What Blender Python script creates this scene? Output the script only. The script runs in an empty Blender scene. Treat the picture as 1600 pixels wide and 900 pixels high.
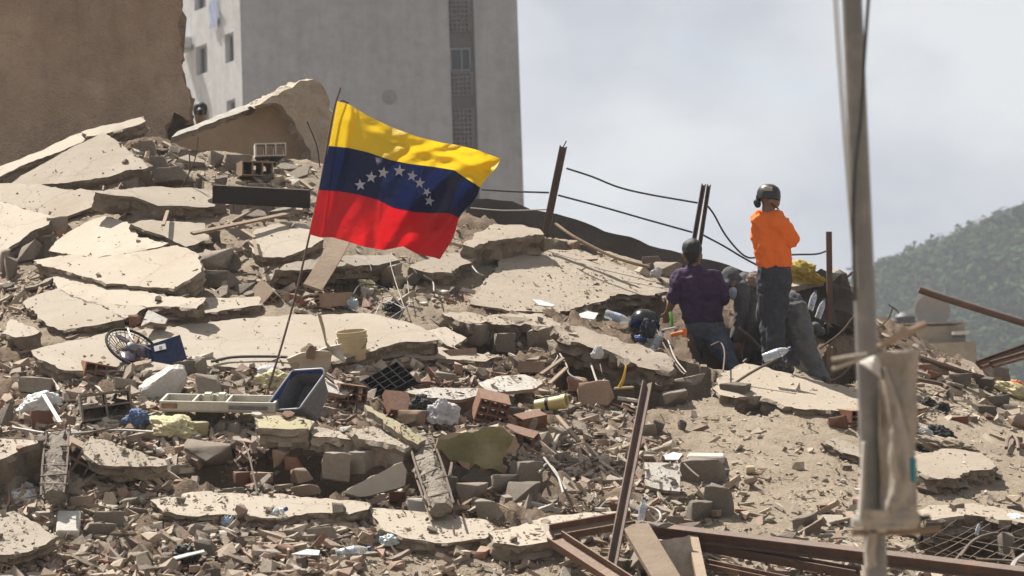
import bpy, bmesh, math, random
import numpy as np
from mathutils import Vector, Matrix, Euler, noise
from mathutils.geometry import delaunay_2d_cdt

scn = bpy.context.scene
col = scn.collection
RAD = math.radians

# ------------------------------------------------------------------ camera
FPX = 4444.0                      # focal length in pixels of a 1600 px wide frame (100 mm)
CAM = Vector((0.0, 0.0, 1.7))
PITCH = math.atan(250 / FPX)
ROLL = RAD(-1.9)
ROT = (Euler((math.pi / 2 + PITCH, 0, 0)).to_matrix() @ Matrix.Rotation(ROLL, 3, 'Z'))
cam_data = bpy.data.cameras.new('camera')
cam_data.lens = 100.0
cam_data.sensor_width = 36.0
cam_data.clip_end = 5000.0
cam_data.dof.use_dof = True
cam_data.dof.focus_distance = 23.5
cam_data.dof.aperture_fstop = 4.0
camera = bpy.data.objects.new('camera', cam_data)
camera.matrix_world = Matrix.Translation(CAM) @ ROT.to_4x4()
col.objects.link(camera)
scn.camera = camera

# ------------------------------------------------------------------ sky and sun
SUN_ELEV = RAD(58.0)
SUN_DIR = Vector((-0.70 * math.cos(SUN_ELEV), 0.714 * math.cos(SUN_ELEV), math.sin(SUN_ELEV))).normalized()
world = bpy.data.worlds.new('World')
scn.world = world
world.use_nodes = True
wn, wl = world.node_tree.nodes, world.node_tree.links
wn.clear()
w_out = wn.new('ShaderNodeOutputWorld')
w_bg = wn.new('ShaderNodeBackground')
w_bg.inputs['Strength'].default_value = 0.05
w_sky = wn.new('ShaderNodeTexSky')
w_sky.sky_type = 'NISHITA'
w_sky.sun_disc = False
w_sky.sun_elevation = SUN_ELEV
w_sky.sun_rotation = math.atan2(SUN_DIR.x, SUN_DIR.y)
w_tc = wn.new('ShaderNodeTexCoord')
w_map = wn.new('ShaderNodeMapping')
w_map.inputs['Scale'].default_value = (1.0, 1.0, 1.7)
w_n1 = wn.new('ShaderNodeTexNoise')
w_n1.inputs['Scale'].default_value = 7.0
w_n1.inputs['Detail'].default_value = 7.0
w_n1.inputs['Roughness'].default_value = 0.52
w_n2 = wn.new('ShaderNodeTexNoise')
w_n2.inputs['Scale'].default_value = 11.0
w_n2.inputs['Detail'].default_value = 4.0
w_r1 = wn.new('ShaderNodeValToRGB')
w_r1.color_ramp.elements[0].position = 0.40
w_r1.color_ramp.elements[0].color = (2.95, 3.2, 3.8, 1)
w_r1.color_ramp.elements[1].position = 0.60
w_r1.color_ramp.elements[1].color = (5.4, 5.5, 5.65, 1)
w_r2 = wn.new('ShaderNodeMapRange')
w_r2.inputs['From Min'].default_value = 0.25
w_r2.inputs['From Max'].default_value = 0.45
w_r2.inputs['To Min'].default_value = 0.55
w_r2.inputs['To Max'].default_value = 1.0
w_mix = wn.new('ShaderNodeMix')
w_mix.data_type = 'RGBA'
wl.new(w_tc.outputs['Generated'], w_map.inputs['Vector'])
wl.new(w_map.outputs['Vector'], w_n1.inputs['Vector'])
wl.new(w_map.outputs['Vector'], w_n2.inputs['Vector'])
wl.new(w_n1.outputs['Fac'], w_r1.inputs['Fac'])
wl.new(w_n2.outputs['Fac'], w_r2.inputs['Value'])
wl.new(w_r2.outputs['Result'], w_mix.inputs['Factor'])
wl.new(w_sky.outputs['Color'], w_mix.inputs['A'])
wl.new(w_r1.outputs['Color'], w_mix.inputs['B'])
wl.new(w_mix.outputs['Result'], w_bg.inputs['Color'])
wl.new(w_bg.outputs['Background'], w_out.inputs['Surface'])

sun_data = bpy.data.lights.new('sun', 'SUN')
sun_data.energy = 5.0
sun_data.angle = RAD(0.5)
sun_data.color = (1.0, 0.955, 0.89)
sun = bpy.data.objects.new('sun', sun_data)
sun.rotation_euler = SUN_DIR.to_track_quat('Z', 'Y').to_euler()
col.objects.link(sun)

scn.view_settings.view_transform = 'Standard'
scn.view_settings.look = 'None'
scn.view_settings.gamma = 1.0
scn.view_settings.exposure = 1.2
scn.render.engine = 'CYCLES'
scn.cycles.max_bounces = 8
scn.cycles.transparent_max_bounces = 12
scn.cycles.volume_bounces = 0

# ------------------------------------------------------------------ helpers: pixels to places
rnd = random.Random(7)

def ray(px, py):
    return ROT @ Vector(((px - 800) / FPX, (450 - py) / FPX, -1.0))

def at(px, py, depth):
    return CAM + ray(px, py) * depth

RIDGE_X = [-900, 0, 60, 120, 215, 300, 480, 600, 740, 860, 1000, 1140, 1300, 1420, 1600, 2500]
RIDGE_Y = [300, 278, 258, 238, 205, 232, 250, 305, 340, 368, 408, 430, 455, 525, 600, 800]
def ridge_y(px):
    return float(np.interp(px, RIDGE_X, RIDGE_Y))

def depth_at(px, py):
    yr = ridge_y(px)
    db = 1 / 19.5
    dr = 1 / 28.5
    t = min((900 - py) / (900 - yr) if yr < 890 else (900 - py) / 10.0, 1.0)
    return 1.0 / (db + t * (dr - db))

def T(px, py, lift=0.0):
    """point on the heap seen through pixel (px, py) of the photograph's frame"""
    d = depth_at(px, py)
    if lift: d = depth_at(px, py + lift * FPX / d)
    return at(px, py, d)

def Tn(px, py):
    py = max(py, ridge_y(px) + 12)
    a, b = T(px - 8, py), T(px + 8, py)
    c, d = T(px, py + 8), T(px, py - 8)
    n = (b - a).cross(d - c).normalized()
    return n if n.z > 0 else -n

def ppm(px, py):
    return FPX / depth_at(px, py)

def on_plane(px, py, p0, n):
    d = ray(px, py)
    return CAM + d * (n.dot(p0 - CAM) / n.dot(d))

# pits: places where the heap falls away under the slabs  (px, py, rx, ry, metres)
PITS = [(985, 480, 62, 22, 0.75), (1000, 598, 130, 34, 0.9), (1150, 545, 70, 30, 0.45), (560, 442, 60, 16, 0.6),
        (820, 388, 70, 15, 0.45), (520, 735, 130, 42, 0.55), (700, 740, 100, 40, 0.4), (1520, 845, 85, 42, 0.8),
        (1310, 575, 30, 32, 0.7), (740, 545, 60, 16, 0.4), (255, 290, 60, 14, 0.5), (60, 390, 60, 18, 0.35),
        (400, 320, 40, 22, 0.35), (1270, 500, 60, 30, 0.2), (350, 745, 60, 24, 0.35), (60, 760, 50, 16, 0.3), (1180, 635, 30, 14, 0.4)]
def pit(px, py):
    s = 0.0
    for (x, y, rx, ry, d) in PITS:
        q = ((px - x) / rx) ** 2 + ((py - y) / ry) ** 2
        if q < 1.6:
            s = max(s, 1.8 * d * (1.0 if q < 0.95 else max(0.0, (1.12 - q) / 0.17)))
    return s

# ------------------------------------------------------------------ helpers: objects
def tag(o, label=None, cat=None, group=None, kind=None):
    if label: o['label'] = label
    if cat: o['category'] = cat
    if group: o['group'] = group
    if kind: o['kind'] = kind
    return o

def finish(name, me, mats, parent=None, smooth=None, matrix=None):
    if not isinstance(mats, (list, tuple)): mats = [mats]
    for m in mats:
        me.materials.append(m)
    if smooth is not None:
        me.polygons.foreach_set('use_smooth', [True] * len(me.polygons))
        if smooth < 179:
            me.set_sharp_from_angle(angle=RAD(smooth))
    o = bpy.data.objects.new(name, me)
    col.objects.link(o)
    if matrix is not None: o.matrix_world = matrix
    if parent is not None:
        o.parent = parent
    return o

def empty(name, loc):
    o = bpy.data.objects.new(name, None)
    o.empty_display_size = 0.1
    o.location = loc
    col.objects.link(o)
    return o

def from_world(name, verts, faces, mats, parent=None, smooth=None, mi=None, origin=None):
    """verts in world space; the object's origin goes to the mean point (or the parent's place)"""
    if parent is not None:
        base = parent.location if parent.parent is None else parent.parent.location + parent.location
        org = Vector(base)
    else:
        base = Vector((0, 0, 0))
        org = Vector(origin) if origin is not None else sum((Vector(v) for v in verts), Vector()) / len(verts)
    me = bpy.data.meshes.new(name)
    me.from_pydata([tuple(Vector(v) - org) for v in verts], [], faces)
    if mi is not None:
        me.polygons.foreach_set('material_index', mi)
    me.update()
    o = finish(name, me, mats, None, smooth)
    if parent is not None: o.parent = parent
    else: o.location = org
    return o

def bm_world(name, bm, mats, parent=None, smooth=None):
    bmesh.ops.recalc_face_normals(bm, faces=bm.faces[:])
    bm.verts.ensure_lookup_table(); bm.verts.index_update()
    v = [x.co.copy() for x in bm.verts]
    f = [[q.index for q in p.verts] for p in bm.faces]
    mi = [p.material_index for p in bm.faces]
    bm.free()
    return from_world(name, v, f, mats, parent, smooth, mi)

def catmull(pts, k=6):
    if len(pts) < 3: return pts
    out = []
    P = [pts[0] * 2 - pts[1]] + list(pts) + [pts[-1] * 2 - pts[-2]]
    for i in range(1, len(P) - 2):
        a, b, c, d = P[i - 1], P[i], P[i + 1], P[i + 2]
        for j in range(k):
            t = j / k
            out.append(0.5 * ((2 * b) + (c - a) * t + (2 * a - 5 * b + 4 * c - d) * t * t + (3 * b - a - 3 * c + d) * t ** 3))
    out.append(pts[-1])
    return out

def tube_data(pts, r, n=6, r1=None):
    pts = [Vector(p) for p in pts]
    V, F = [], []
    up = None
    for i, p in enumerate(pts):
        t = (pts[min(i + 1, len(pts) - 1)] - pts[max(i - 1, 0)]).normalized()
        if up is None:
            up = t.orthogonal().normalized()
        up = (up - t * up.dot(t)).normalized()
        s = t.cross(up)
        rr = r if r1 is None else r + (r1 - r) * i / (len(pts) - 1)
        for k in range(n):
            a = 2 * math.pi * k / n
            V.append(p + (up * math.cos(a) + s * math.sin(a)) * rr)
    for i in range(len(pts) - 1):
        for k in range(n):
            F.append([i * n + k, i * n + (k + 1) % n, (i + 1) * n + (k + 1) % n, (i + 1) * n + k])
    F.append(list(range(n))[::-1])
    F.append([(len(pts) - 1) * n + k for k in range(n)])
    return V, F

def tube(name, pts, r, m, parent=None, n=6, r1=None, curve=True):
    pts = [Vector(p) for p in pts]
    V, F = tube_data(catmull(pts) if curve else pts, r, n, r1)
    return from_world(name, V, F, m, parent, smooth=50)

def sweep(name, prof, p0, p1, upv, m, parent=None, segs=1, wob=0.0, bend=None):
    """a steel or timber section (list of 2-D points) swept from p0 to p1"""
    p0, p1, upv = Vector(p0), Vector(p1), Vector(upv)
    t = (p1 - p0).normalized()
    s = t.cross(upv).normalized()
    u = s.cross(t).normalized()
    n = len(prof)
    bm = bmesh.new()
    rings = []
    for i in range(segs + 1):
        f = i / segs
        c = p0.lerp(p1, f)
        if bend is not None: c = c + Vector(bend) * (4 * f * (1 - f))
        if wob: c = c + Vector((rnd.uniform(-wob, wob), 0, rnd.uniform(-wob, wob)))
        rings.append([bm.verts.new(c + s * a + u * b) for a, b in prof])
    for i in range(segs):
        for k in range(n):
            bm.faces.new([rings[i][k], rings[i][(k + 1) % n], rings[i + 1][(k + 1) % n], rings[i + 1][k]])
    caps = [bm.faces.new(rings[0][::-1]), bm.faces.new(rings[-1])]
    bmesh.ops.triangulate(bm, faces=caps)
    return bm_world(name, bm, m, parent, smooth=30)

def prof_c(w, d, t): return [(-w/2, 0), (w/2, 0), (w/2, d), (w/2 - t, d), (w/2 - t, t), (-w/2 + t, t), (-w/2 + t, d), (-w/2, d)]
def prof_l(w, d, t): return [(0, 0), (w, 0), (w, t), (t, t), (t, d), (0, d)]
def prof_box(w, d): return [(-w/2, -d/2), (w/2, -d/2), (w/2, d/2), (-w/2, d/2)]
def prof_i(w, d, t): return [(-w/2, -d/2), (w/2, -d/2), (w/2, -d/2+t), (t/2, -d/2+t), (t/2, d/2-t), (w/2, d/2-t), (w/2, d/2), (-w/2, d/2), (-w/2, d/2-t), (-t/2, d/2-t), (-t/2, -d/2+t), (-w/2, -d/2+t)]

def grid_extrude(xs, zs, hole, depth):
    """a slab in x/z of the given grid lines, extruded 0..depth in y, open where hole(i, j)"""
    nx, nz = len(xs) - 1, len(zs) - 1
    solid = [[not hole(i, j) for j in range(nz)] for i in range(nx)]
    V, idx, F = [], {}, []
    def v(i, k, s):
        key = (i, k, s)
        if key not in idx:
            idx[key] = len(V); V.append(Vector((xs[i], depth * s, zs[k])))
        return idx[key]
    for i in range(nx):
        for j in range(nz):
            if not solid[i][j]: continue
            F.append([v(i, j, 0), v(i+1, j, 0), v(i+1, j+1, 0), v(i, j+1, 0)])
            F.append([v(i, j, 1), v(i, j+1, 1), v(i+1, j+1, 1), v(i+1, j, 1)])
            for (di, dj, a, b) in ((-1, 0, (i, j), (i, j+1)), (1, 0, (i+1, j+1), (i+1, j)), (0, -1, (i+1, j), (i, j)), (0, 1, (i, j+1), (i+1, j+1))):
                p, q = i + di, j + dj
                if not (0 <= p < nx and 0 <= q < nz) or not solid[p][q]:
                    F.append([v(a[0], a[1], 0), v(b[0], b[1], 0), v(b[0], b[1], 1), v(a[0], a[1], 1)][::-1])
    return V, F

def lathe(profile, n=20, cap=True):
    V, F = [], []
    for (r, z) in profile:
        for k in range(n):
            a = 2 * math.pi * k / n
            V.append(Vector((r * math.cos(a), r * math.sin(a), z)))
    for i in range(len(profile) - 1):
        for k in range(n):
            F.append([i*n + k, i*n + (k+1) % n, (i+1)*n + (k+1) % n, (i+1)*n + k])
    if cap:
        F.append(list(range(n))[::-1]); F.append([(len(profile)-1)*n + k for k in range(n)])
    return V, F

def local(name, V, F, m, parent=None, smooth=None, matrix=None, mi=None):
    me = bpy.data.meshes.new(name)
    me.from_pydata([tuple(v) for v in V], [], F)
    if mi is not None: me.polygons.foreach_set('material_index', mi)
    me.update()
    return finish(name, me, m, parent, smooth, matrix)

def basis(o, x, y, z):
    m = Matrix((x, y, z)).transposed().to_4x4()
    m.translation = o
    return m

def box_vf(sx, sy, sz, o=(0, 0, 0)):
    x, y, z = o
    V = [Vector((x + a * sx / 2, y + b * sy / 2, z + c * sz / 2)) for a in (-1, 1) for b in (-1, 1) for c in (-1, 1)]
    return V, [[0, 1, 3, 2], [4, 6, 7, 5], [0, 4, 5, 1], [2, 3, 7, 6], [0, 2, 6, 4], [1, 5, 7, 3]]

def bevel_box(sx, sy, sz, b=0.004, segs=1, o=(0, 0, 0)):
    bm = bmesh.new()
    V, F = box_vf(sx, sy, sz, o)
    vs = [bm.verts.new(v) for v in V]
    for f in F: bm.faces.new([vs[i] for i in f])
    bmesh.ops.bevel(bm, geom=bm.edges[:], offset=b, segments=segs, affect='EDGES')
    bm.verts.index_update()
    V = [v.co.copy() for v in bm.verts]; F = [[q.index for q in f.verts] for f in bm.faces]
    bm.free()
    return V, F

# ------------------------------------------------------------------ materials
def new_mat(name):
    m = bpy.data.materials.new(name)
    m.use_nodes = True
    nt = m.node_tree
    return m, nt, nt.nodes['Principled BSDF']

def tex_noise(nt, vec, scale, detail=5, rough=0.6):
    n = nt.nodes.new('ShaderNodeTexNoise')
    n.inputs['Scale'].default_value = scale
    n.inputs['Detail'].default_value = detail
    n.inputs['Roughness'].default_value = rough
    nt.links.new(vec, n.inputs['Vector'])
    return n.outputs['Fac']

def ramp(nt, fac, p0, p1, v0=0.0, v1=1.0):
    n = nt.nodes.new('ShaderNodeMapRange')
    n.inputs['From Min'].default_value = p0; n.inputs['From Max'].default_value = p1
    n.inputs['To Min'].default_value = v0; n.inputs['To Max'].default_value = v1
    nt.links.new(fac, n.inputs['Value'])
    return n.outputs['Result']

def mixc(nt, fac, a, b, mode='MIX'):
    n = nt.nodes.new('ShaderNodeMix')
    n.data_type = 'RGBA'; n.blend_type = mode
    for sock, v in (('Factor', fac), ('A', a), ('B', b)):
        if isinstance(v, (int, float)): n.inputs[sock].default_value = v
        elif isinstance(v, tuple): n.inputs[sock].default_value = (*v, 1) if len(v) == 3 else v
        else: nt.links.new(v, n.inputs[sock])
    return n.outputs['Result']

KA = 0.72            # real-world base colours are kept low; exposure brings the sunlit concrete up
def ka(c): return tuple(x * KA for x in c)
DUST = ka((0.49, 0.42, 0.335))
def dusty(name, c, c2=None, dust=0.4, scale=3.0, bump=0.35, fine=60.0, rough=0.92, rand=0.25, attr=False, pock=0.0, dustcol=DUST, spec=0.2, stain=None, crack=0.0, top_dust=True, streak=0.0):
    """mineral surface: broad tone changes, specks, settled dust and fine relief"""
    c = ka(c); c2 = ka(c2) if c2 else None; stain = ka(stain) if stain else None; dustcol = dustcol if dustcol is DUST else ka(dustcol)
    m, nt, b = new_mat(name)
    N, L = nt.nodes, nt.links
    tc = N.new('ShaderNodeTexCoord'); geo = N.new('ShaderNodeNewGeometry'); oi = N.new('ShaderNodeObjectInfo')
    add = N.new('ShaderNodeVectorMath'); add.operation = 'ADD'
    L.new(tc.outputs['Object'], add.inputs[0])
    sc = N.new('ShaderNodeVectorMath'); sc.operation = 'SCALE'; sc.inputs['Scale'].default_value = 37.0
    cmb = N.new('ShaderNodeCombineXYZ'); L.new(oi.outputs['Random'], cmb.inputs[0]); L.new(oi.outputs['Random'], cmb.inputs[1])
    L.new(cmb.outputs[0], sc.inputs[0]); L.new(sc.outputs[0], add.inputs[1])
    vec = add.outputs[0]
    big = tex_noise(nt, vec, scale, 6, 0.62)
    med = tex_noise(nt, vec, scale * 6, 6, 0.7)
    fin = tex_noise(nt, vec, fine, 5, 0.75)
    if c2 is None: c2 = tuple(x * 0.66 for x in c)
    if attr:
        at_ = N.new('ShaderNodeVertexColor'); at_.layer_name = 'Col'
        base = mixc(nt, ramp(nt, big, 0.35, 0.7), at_.outputs['Color'], mixc(nt, 1.0, at_.outputs['Color'], (0.72, 0.7, 0.68), 'MULTIPLY'))
    else:
        base = mixc(nt, ramp(nt, big, 0.32, 0.68), c, c2)
    base = mixc(nt, ramp(nt, med, 0.4, 0.75, 0.0, 0.55), base, mixc(nt, 1.0, base, (0.62, 0.58, 0.54), 'MULTIPLY'))
    if stain:
        base = mixc(nt, ramp(nt, tex_noise(nt, vec, scale * 0.55, 5, 0.7), 0.52, 0.7), base, stain)
    if streak:
        mp = N.new('ShaderNodeMapping'); mp.inputs['Scale'].default_value = (1.0, 1.0, 0.06); L.new(vec, mp.inputs['Vector'])
        base = mixc(nt, ramp(nt, tex_noise(nt, mp.outputs[0], scale * 5, 5, .7), .45, .72, 0, streak), base, mixc(nt, 1.0, base, (.55, .54, .53), 'MULTIPLY'))
    if dust > 0:
        sx = N.new('ShaderNodeSeparateXYZ'); L.new(geo.outputs['Normal'], sx.inputs[0])
        up = ramp(nt, sx.outputs['Z'], -0.1, 0.9, 0.15, 1.0) if top_dust else None
        d = ramp(nt, med, 0.25, 0.75, dust * 0.35, min(1.0, dust * 1.5))
        if up is not None:
            mu = N.new('ShaderNodeMath'); mu.operation = 'MULTIPLY'; L.new(d, mu.inputs[0]); L.new(up, mu.inputs[1]); d = mu.outputs[0]
        base = mixc(nt, d, base, dustcol)
    base = mixc(nt, ramp(nt, fin, 0.56, 0.78, 0.0, 0.5), base, mixc(nt, 1.0, base, (0.5, 0.46, 0.42), 'MULTIPLY'))
    if rand:
        hs = N.new('ShaderNodeHueSaturation')
        L.new(ramp(nt, oi.outputs['Random'], 0, 1, 1 - rand, 1 + rand * 0.55), hs.inputs['Value'])
        L.new(base, hs.inputs['Color']); base = hs.outputs['Color']
    if crack > 0:
        wn_ = N.new('ShaderNodeTexNoise'); wn_.inputs['Scale'].default_value = 2.5; wn_.inputs['Detail'].default_value = 6
        L.new(vec, wn_.inputs['Vector'])
        wv = mixc(nt, 0.35, vec, wn_.outputs['Color'])
        vo = N.new('ShaderNodeTexVoronoi'); vo.feature = 'DISTANCE_TO_EDGE'; vo.inputs['Scale'].default_value = 1.6
        L.new(wv, vo.inputs['Vector'])
        ck = ramp(nt, vo.outputs['Distance'], 0.0, 0.012, crack, 0.0)
        base = mixc(nt, ck, base, (0.09, 0.07, 0.055))
    L.new(base, b.inputs['Base Color'])
    b.inputs['Roughness'].default_value = rough
    b.inputs['Specular IOR Level'].default_value = spec
    bp = N.new('ShaderNodeBump'); bp.inputs['Strength'].default_value = bump; bp.inputs['Distance'].default_value = 0.02
    h = N.new('ShaderNodeMath'); h.operation = 'MULTIPLY_ADD'; h.inputs[1].default_value = 0.5
    L.new(fin, h.inputs[0]); L.new(med, h.inputs[2])
    hh = h.outputs[0]
    if pock:
        vo2 = N.new('ShaderNodeTexVoronoi'); vo2.inputs['Scale'].default_value = 42.0; L.new(vec, vo2.inputs['Vector'])
        ad = N.new('ShaderNodeMath'); ad.operation = 'MULTIPLY_ADD'; ad.inputs[1].default_value = pock
        L.new(vo2.outputs['Distance'], ad.inputs[0]); L.new(hh, ad.inputs[2]); hh = ad.outputs[0]
    L.new(hh, bp.inputs['Height']); L.new(bp.outputs['Normal'], b.inputs['Normal'])
    return m

def simple(name, c, rough=0.6, metal=0.0, bump=0.1, fine=30.0, var=0.25, dust=0.15, trans=0.0, spec=0.4, sheen=0.0):
    c = ka(c)
    m, nt, b = new_mat(name)
    N, L = nt.nodes, nt.links
    tc = N.new('ShaderNodeTexCoord')
    n1 = tex_noise(nt, tc.outputs['Object'], fine * 0.25, 5, 0.65)
    n2 = tex_noise(nt, tc.outputs['Object'], fine, 4, 0.7)
    base = mixc(nt, ramp(nt, n1, 0.35, 0.7, 0.0, var * 1.6), c, tuple(x * 0.6 for x in c))
    base = mixc(nt, ramp(nt, n2, 0.45, 0.8, 0.0, min(1, dust * 2.2)), base, DUST)
    L.new(base, b.inputs['Base Color'])
    b.inputs['Roughness'].default_value = rough
    b.inputs['Metallic'].default_value = metal
    b.inputs['Specular IOR Level'].default_value = spec
    if bump:
        bp = N.new('ShaderNodeBump'); bp.inputs['Strength'].default_value = bump; bp.inputs['Distance'].default_value = 0.01
        L.new(n2, bp.inputs['Height']); L.new(bp.outputs['Normal'], b.inputs['Normal'])
    if trans:
        tr = N.new('ShaderNodeBsdfTranslucent'); L.new(base, tr.inputs['Color'])
        mx = N.new('ShaderNodeMixShader'); mx.inputs[0].default_value = trans
        out = nt.nodes['Material Output']
        L.new(b.outputs[0], mx.inputs[1]); L.new(tr.outputs[0], mx.inputs[2]); L.new(mx.outputs[0], out.inputs['Surface'])
    return m

M = {}
M['ground_old'] = dusty('dusty_ground', (0.44, 0.36, 0.265), (0.33, 0.255, 0.18), dust=0.5, scale=1.4, bump=0.9, fine=34, rand=0, stain=(0.27, 0.19, 0.13), top_dust=False)
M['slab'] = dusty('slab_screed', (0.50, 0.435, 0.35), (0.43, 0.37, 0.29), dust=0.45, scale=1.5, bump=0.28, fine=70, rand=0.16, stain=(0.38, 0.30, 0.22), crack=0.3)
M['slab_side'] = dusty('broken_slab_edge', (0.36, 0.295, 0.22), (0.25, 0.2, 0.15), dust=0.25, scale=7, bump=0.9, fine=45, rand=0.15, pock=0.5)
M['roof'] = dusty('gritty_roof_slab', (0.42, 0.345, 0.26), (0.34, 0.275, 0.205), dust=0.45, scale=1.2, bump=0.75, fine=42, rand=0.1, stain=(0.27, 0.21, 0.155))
M['concrete'] = dusty('concrete_chunk', (0.47, 0.40, 0.315), (0.35, 0.29, 0.225), dust=0.45, scale=5, bump=0.7, fine=40, rand=0.3, pock=0.4)
M['grey'] = dusty('grey_concrete', (0.42, 0.365, 0.295), (0.29, 0.245, 0.195), dust=0.35, scale=6, bump=0.9, fine=40, rand=0.3, pock=0.6)
M['white'] = dusty('white_plaster', (0.68, 0.65, 0.59), (0.55, 0.5, 0.43), dust=0.15, scale=5, bump=0.35, fine=40, rand=0.12)
M['brick'] = dusty('clay_brick', (0.30, 0.125, 0.07), (0.2, 0.085, 0.052), dust=0.55, scale=6, bump=0.45, fine=50, rand=0.3, dustcol=(0.45, 0.34, 0.25))
M['brick_tan'] = dusty('dusty_clay_brick', (0.42, 0.3, 0.205), (0.33, 0.21, 0.14), dust=0.5, scale=6, bump=0.4, fine=50, rand=0.2)
M['green'] = dusty('olive_painted_plaster', (0.25, 0.225, 0.09), (0.15, 0.14, 0.055), dust=0.25, scale=5, bump=0.5, fine=40, rand=0.1, stain=(0.33, 0.26, 0.16))
M['yellow'] = dusty('pale_yellow_plaster', (0.52, 0.47, 0.27), (0.43, 0.38, 0.21), dust=0.3, scale=4, bump=0.3, fine=50, rand=0.15)
M['stone'] = dusty('white_stone', (0.7, 0.67, 0.62), (0.6, 0.56, 0.5), dust=0.08, scale=6, bump=0.5, fine=30, rand=0.05)
M['wall'] = dusty('brown_render', (0.56, 0.42, 0.30), (0.37, 0.265, 0.185), streak=.3, dust=0.1, scale=0.8, bump=1.0, fine=26, rand=0, pock=0.8, stain=(0.6, 0.46, 0.34), dustcol=(0.4, 0.3, 0.2))
M['wall_edge'] = dusty('broken_wall_edge', (0.34, 0.25, 0.17), (0.22, 0.16, 0.11), dust=0.2, scale=8, bump=1.0, fine=40, rand=0, pock=0.6)
M['panel'] = dusty('fallen_wall_render', (0.46, 0.35, 0.25), (0.4, 0.3, 0.21), dust=0.2, scale=1.2, bump=0.3, fine=60, rand=0)
M['shade_dark'] = dusty('shade_dark_masonry', (0.105, 0.092, 0.08), (0.07, 0.06, 0.052), dust=0.1, scale=2.5, bump=0.7, fine=40, rand=0)  # shade of the parapet, mound and wall hole put into a dark colour
M['rubble'] = dusty('rubble_bits', (0.4, 0.33, 0.25), dust=0.38, scale=8, bump=0.5, fine=60, rand=0, attr=True)
M['rust'] = dusty('rusted_steel', (0.15, 0.082, 0.056), (0.1, 0.057, 0.042), dust=0.2, scale=9, bump=0.4, fine=70, rand=0.15, rough=0.75, spec=0.35, stain=(0.2, 0.09, 0.05))
M['rust_light'] = dusty('dusty_rusted_steel', (0.25, 0.135, 0.085), (0.17, 0.085, 0.055), dust=0.35, scale=7, bump=0.4, fine=60, rand=0.15, rough=0.8, stain=(0.33, 0.22, 0.15))
M['rebar'] = dusty('rebar', (0.17, 0.12, 0.09), (0.11, 0.075, 0.055), dust=0.3, scale=20, bump=0.4, fine=90, rand=0.2)
M['wood'] = dusty('weathered_wood', (0.36, 0.26, 0.175), (0.26, 0.175, 0.11), dust=0.3, scale=4, bump=0.5, fine=50, rand=0.2)
M['dark_wood'] = dusty('dark_timber', (0.045, 0.038, 0.034), (0.03, 0.026, 0.022), dust=0.12, scale=5, bump=0.4, fine=60, rand=0)
M['black'] = simple('black_plastic', (0.012, 0.012, 0.013), 0.62, dust=0.08, spec=0.25)
M['cable'] = simple('black_cable', (0.02, 0.019, 0.018), 0.6, dust=0.05)
M['pale_wire'] = simple('pale_wire', (0.42, 0.39, 0.34), 0.6, dust=0.2)
M['white_plastic'] = simple('white_plastic', (0.6, 0.56, 0.47), 0.5, dust=0.42)
M['bucket'] = simple('cream_plastic', (0.6, 0.48, 0.28), 0.5, dust=0.15)
M['navy_board'] = simple('navy_board', (0.008, 0.015, 0.05), 0.85, dust=0.03, spec=0.05)
M['crate_black'] = simple('crate_black', (0.014, 0.014, 0.015), 0.9, dust=0.04, spec=0.05)
M['grey_plastic'] = simple('grey_plastic', (0.16, 0.165, 0.175), 0.55, dust=0.2)
M['blue_plastic'] = simple('blue_plastic', (0.02, 0.06, 0.26), 0.45, dust=0.1)
M['chrome'] = simple('dull_metal', (0.55, 0.54, 0.52), 0.35, metal=0.8, dust=0.2)
M['galv'] = simple('painted_pole', (0.21, 0.2, 0.19), 0.6, bump=0.15, fine=12, dust=0.2)
M['tarp'] = dusty('torn_sheet', (0.52, 0.45, 0.37), (0.36, 0.31, 0.255), dust=0.15, scale=5, bump=0.4, fine=40, rand=0, stain=(0.22, 0.18, 0.145))
M['cloth_white'] = simple('white_cloth', (0.7, 0.68, 0.68), 0.9, dust=0.06, trans=0.2)
M['cloth_blue'] = simple('blue_cloth', (0.1, 0.17, 0.33), 0.9, dust=0.15)
M['cloth_yellow'] = simple('yellow_cloth', (0.52, 0.37, 0.05), 0.85, dust=0.15, trans=0.15)
M['cloth_cream'] = simple('cream_cloth', (0.6, 0.53, 0.3), 0.9, dust=0.25)
M['cloth_black'] = simple('black_cloth', (0.013, 0.013, 0.014), 0.8, dust=0.1)
M['cloth_tan'] = simple('tan_cloth', (0.3, 0.235, 0.165), 0.95, dust=0.3)
M['paper'] = simple('paper', (0.72, 0.71, 0.69), 0.8, dust=0.08)
M['orange_plastic'] = simple('orange_plastic', (0.8, 0.2, 0.015), 0.45, dust=0.06)
M['yellow_plastic'] = simple('yellow_plastic', (0.7, 0.42, 0.02), 0.45, dust=0.1)
M['green_plastic'] = simple('green_plastic', (0.12, 0.42, 0.03), 0.5, dust=0.05)
M['teal'] = simple('teal_plastic', (0.02, 0.22, 0.27), 0.5, dust=0.05)
M['skin'] = simple('skin', (0.2, 0.105, 0.065), 0.55, dust=0.05, var=0.15)
M['hair'] = simple('dark_hair', (0.012, 0.01, 0.009), 0.6, bump=0.5, fine=90, dust=0.0)
M['purple'] = simple('purple_shirt', (0.046, 0.017, 0.068), 0.9, bump=0.25, fine=22, dust=0.02)
M['orange'] = simple('orange_shirt', (1.0, 0.2, 0.02), 0.85, bump=0.2, fine=22, var=0.12, dust=0.0, trans=0.08)
M['denim'] = simple('blue_denim', (0.07, 0.085, 0.125), 0.95, bump=0.3, fine=14, dust=0.1)
M['grey_denim'] = simple('grey_denim', (0.105, 0.106, 0.115), 0.95, bump=0.3, fine=14, dust=0.09)
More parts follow.
